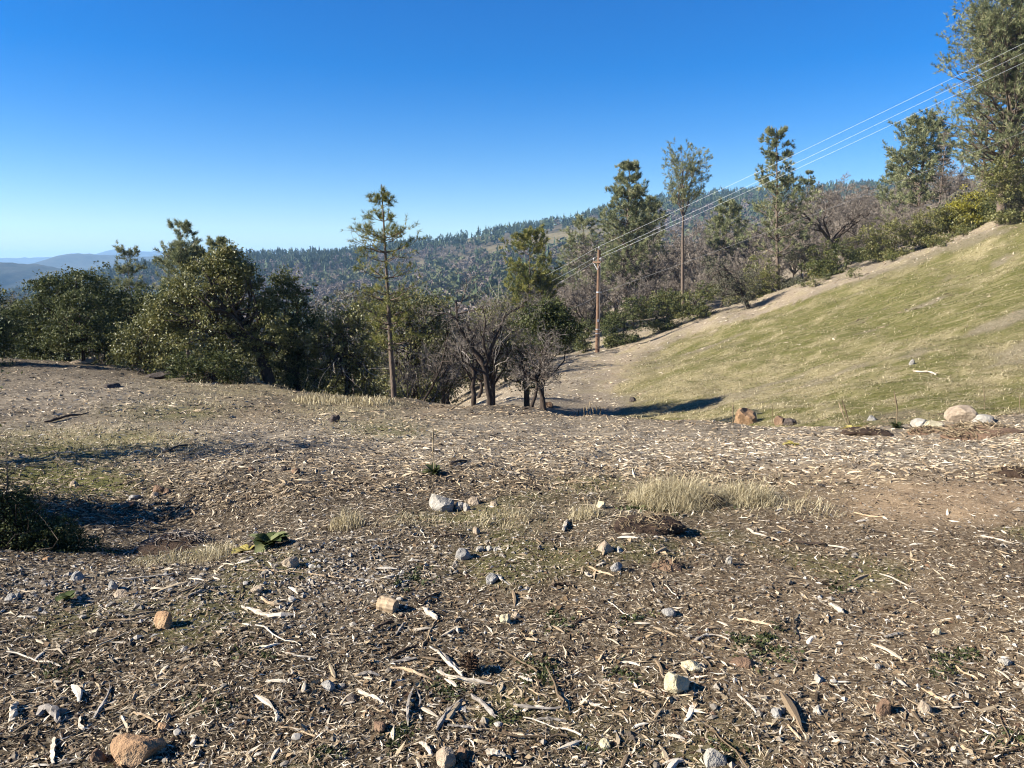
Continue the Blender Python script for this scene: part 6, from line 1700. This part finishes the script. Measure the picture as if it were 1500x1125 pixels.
def stalk_plant(label, px, py, top, lean_px, heads, mat=M_STALK, base=None, base_r=0, nm='mullein', thick=3.0, n_stems=1):
    g = G1(px, py); d = g[1]; k = d / F
    o = thing(nm, g, label, 'plant')
    for s in range(n_stems):
        x0 = px + (s - (n_stems - 1) / 2) * 4 + rng.normal() * 1.0
        tp = P(x0 + lean_px * (1 + .25 * rng.normal()), top + abs(rng.normal()) * (8 if n_stems > 1 else 0), d + rng.normal() * .05) - g
        b = np.array([(x0 - px) * k, 0, -.02])
        q = resample(np.array([b, b + (tp - b) * .5 + rng.normal(size=3) * .015, tp]), 12)
        r = thick * .62 * k * .5 * np.linspace(.8, .45, 12)
        r[5:] += heads * .6 * k * .5 * np.sin(np.linspace(0, math.pi, 7)) * rng.uniform(.6, 1.3, 7)
        m = MB(); V, Q = tubes(q[None], r[None], 7); V += rng.normal(size=V.shape) * r.max() * .16; m.add(V, Q, rng.uniform(.2, .9))
        g2, r2 = grow(q[None], r[None], 14, .35, 1, .8, .07, 3, .1, .2, .5, .6); m.add(*tubes(g2, np.maximum(r2 * .8, .003), 4), tint=rng.uniform(.2, .9))
        m.build('stem', mat, o)
    if base:
        m = MB(); n = 34
        a = rng.uniform(0, 6.283, n); el = rng.uniform(.1, 1.2, n)
        rosette(m, np.zeros((n, 3)) + [0, 0, .01], a, el, base_r * k, base_r * k * .2)
        m.build('leaves', base, o)
    return o
def rosette(m, B, a, el, L, W):
    """strap leaves arching out from a crown"""
    n = len(B); Lk = L * rng.uniform(.6, 1.15, (n, 1)); Wk = W * rng.uniform(.7, 1.2, (n, 1))
    out = np.stack([np.cos(a), np.sin(a), np.zeros(n)], 1); side = np.stack([-np.sin(a), np.cos(a), np.zeros(n)], 1)
    e = el[:, None]; z = np.array([0, 0, 1.0])
    t = [0, .3, .6, .85, 1]; w = [.3, .9, 1.0, .6, .03]; V = []
    for tt, ww in zip(t, w):
        c = B + out * Lk * tt * np.cos(e * (1 - .35 * tt)) + z * Lk * (np.sin(e) * tt - .35 * tt ** 2)
        cup = z * Wk * .35
        V += [c - side * Wk * ww + cup * ww, c, c + side * Wk * ww + cup * ww]
    V = np.stack(V, 1).reshape(-1, 3); b = (np.arange(n) * 15)[:, None, None]
    Q = np.array([[3 * i + j, 3 * i + j + 1, 3 * i + j + 4, 3 * i + j + 3] for i in range(4) for j in range(2)])
    m.add(V, (b + Q[None]).reshape(-1, 4), np.repeat(rng.uniform(0, 1, n), 15))
stalk_plant('dried mullein stalk with a green leafy base standing near the centre', 636, 696, 624, -2, 3.0, base=M_WEED, base_r=22, thick=2.4)
stalk_plant('short dark stalk beside the angular orange rock on the far lip', 1073, 622, 592, 0, 3, thick=3)
stalk_plant('thin bare stalk between the two rocks on the far lip', 1131, 622, 592, -2, .5, thick=1.6)
stalk_plant('leaning pair of dried stalks by the yellow leaves on the far lip', 1247, 628, 583, -14, 2.4, thick=3, n_stems=2)
stalk_plant('upright dried stalk with a green base right of the dark hollow', 1314, 627, 572, -2, 2.6, base=M_WEED, base_r=14, thick=3)
stalk_plant('thin reddish stalk above the largest boulder on the far lip', 1442, 600, 566, -2, 1.5, thick=2)
stalk_plant('thin stalk at the right edge of the hillside', 1496, 605, 578, 0, 1.5, thick=2)
stalk_plant('bundle of dry brown stalks standing at the edge of the draw', 866, 609, 585, 0, 2.0, thick=2.6, n_stems=6, nm='dried_stalks')
stalk_plant('shorter pair of dry brown stalks left of the bundle at the draw', 845, 608, 594, 0, 2.0, thick=2.4, n_stems=2, nm='dried_stalks')
def leafy(label, px, py, n, L, el0, el1, mat, nm='mullein', wr=.28):
    g = G1(px, py); k = math.hypot(g[1], g[2] - CAMZ) / F
    m = MB(); rosette(m, np.zeros((n, 3)) + rng.normal(size=(n, 3)) * [2 * k, 2 * k, 0] + [0, 0, .008], rng.uniform(0, 6.283, n), rng.uniform(el0, el1, n), L * k, L * k * wr)
    o = m.build(nm, mat, None, True); o.location = g
    return tag(o, label, 'plant')
leafy('broad leaved green mullein rosette on the edge of the gravel', 395, 800, 22, 34, .25, 1.1, M_MULL)
leafy('yellowed dying leaves just left of the broad leaved rosette', 362, 808, 5, 30, .15, .4, M_YELL, 'withered_leaves')
leafy('dark green broad leaf clump on the gravel at the left', 98, 880, 7, 28, .4, 1.1, M_MULL, 'broad_leaf_plant')
leafy('flat yellow leaves at the foot of the leaning stalks on the far lip', 1250, 630, 9, 20, .1, .6, M_YELL, 'withered_leaves')
leafy('yellow green flattened leaves on the mulch left of the dark hollow', 1160, 652, 9, 18, .1, .6, M_YELL, 'withered_leaves')

# dark clod, hollow and brush heaps
M_CLOD = rock_mat('dark_soil_clod', (.016, .010, .007), (.040, .026, .017), (.085, .055, .036))
def mound(label, px, py, w, h, mat, nm, cat, brush=0, seed=0, tw=M_STALK):
    g = G1(px, py); d = math.hypot(g[1], g[2] - CAMZ); k = d / F
    V, Fc = rock_shape(4, 4, .05, seed); x = V.copy()
    V = V * (1 + .30 * (fbm(x[:, 0] * 3 + 9, x[:, 1] * 3 + x[:, 2] * 2, seed, 3) - .5))[:, None]
    o = thing(nm, g, label, cat)
    m = MB(); m.add(V * [w * k / 2, w * k * .4, h * k * .8] + [0, 0, -.05 * h * k], Fc); m.build('earth', mat, o, True)
    if brush:
        n = brush; t = MB()
        a = rng.uniform(0, 6.283, n); r = np.sqrt(rng.uniform(0, 1, n))
        c = np.stack([np.cos(a) * r * w * k * .5, np.sin(a) * r * w * k * .4, h * k * .75 * (1 - r ** 2) + .01], 1)
        b = rng.uniform(0, 6.283, n); dr = np.stack([np.cos(b), np.sin(b), rng.normal(size=n) * .3], 1) * (rng.uniform(.15, .4, n) * h * k * 1.6)[:, None]
        Pn = c[:, None] + dr[:, None] * np.linspace(-1, 1, 4)[None, :, None] + rng.normal(size=(n, 4, 3)) * .01
        t.add(*tubes(Pn, np.broadcast_to(np.array([.4, 1, .9, .3]) * k * .7, (n, 4)), 3), tint=np.repeat(rng.uniform(0, 1, n), 12))
        t.build('twigs', tw, o)
    return o
mound('dark overturned earth clod in the middle of the dry grass', 1042, 742, 44, 22, M_CLOD, 'earth_clod', 'clod', 40, 3)
mound('low dark earth bank below the largest dry grass clump', 950, 772, 100, 16, M_CLOD, 'earth_bank', 'clod', 120, 4)
mound('dark hollow heap with a black shaded side on the far lip', 1270, 637, 72, 13, M_CLOD, 'earth_heap', 'heap', 70, 5)
mound('heap of torn roots and brush at the right end of the far lip', 1440, 636, 120, 18, RM['brown'], 'brush_heap', 'heap', 420, 6)
mound('low heap of brush left of the white rock on the far lip', 1360, 634, 60, 10, RM['brown'], 'brush_heap', 'heap', 160, 7)
mound('overhanging root mat on the shaded edge of the ditch', 262, 806, 120, 30, M_CLOD, 'root_mat', 'heap', 130, 8, M_TWIG)
mound('dark crust of soil at the right edge of the track', 1492, 693, 60, 12, M_CLOD, 'earth_clod', 'clod', 60, 9)
mound('reddish soil mound of a burrow in the right foreground', 1088, 974, 36, 14, RM['brown'], 'soil_mound', 'mound', 0, 10)
mound('small dark clod at the right of the smooth grey cobble', 978, 832, 44, 16, RM['brown'], 'earth_clod', 'clod', 30, 11)

b0 = at(-170, 5.9)  # unseen oak bush, added out of view to throw shade over the ditch
evergreen('live_oak', 'bushy oak just outside the left edge that keeps the ditch in shade', b0, [((0, 0, .5), (.35, .5, .5), 1.2), ((0, .1, .95), (.32, .40, .3), .7)], r0=.05, per=60, n_leaf=30, sig=.12, L=.04, W=.026, n_limb=30)
b0 = at(-135, 9.0)
evergreen('young_oak', 'slim young oak standing just outside the left edge, its shadow lying across the pad', b0, [((0, 0, .9), (.45, 1.3, .6), 2.4), ((.1, .1, 1.7), (.42, 1.2, .6), 2.4), ((-.05, 0, 2.4), (.3, .9, .5), 1.6)], r0=.05, per=40, n_leaf=24, sig=.16, L=.04, W=.024, n_limb=30)
# dark shrub with a dead stalk at the left edge
d = 5.1
g = at(25, d)
sb = evergreen('dark_shrub', 'dark small leaved shrub at the left edge in front of the ditch', g, px_blobs(g, d, [(10, 800, 60, 40), (60, 795, 50, 36), (-30, 770, 60, 60), (105, 810, 44, 26), (30, 765, 44, 34), (150, 824, 36, 14), (-100, 720, 90, 90), (-60, 690, 60, 56), (20, 738, 30, 24), (85, 780, 34, 22)]), r0=.012, leaf=M_OAK, per=130, n_leaf=26, sig=.030, L=.012, W=.0075, n_limb=60, cat='shrub')
bare_tree('dead_stalk', 'pale bare branching stalk rising from the dark shrub at the left edge', g, [[loc(8, 815, d, g), loc(9, 760, d, g), loc(11, 700, d, g), loc(10, 640, d, g)], [loc(10, 700, d, g), loc(22, 690, d, g), loc(36, 675, d, g)], [loc(20, 790, d, g), loc(45, 740, d + .1, g), loc(56, 715, d + .1, g)]], [.007, .004, .004], [lv(6, .7, .22, 4), lv(3, .7, .5, 3)], cat='plant', bark=M_BARKG, twig=M_TWIGP)
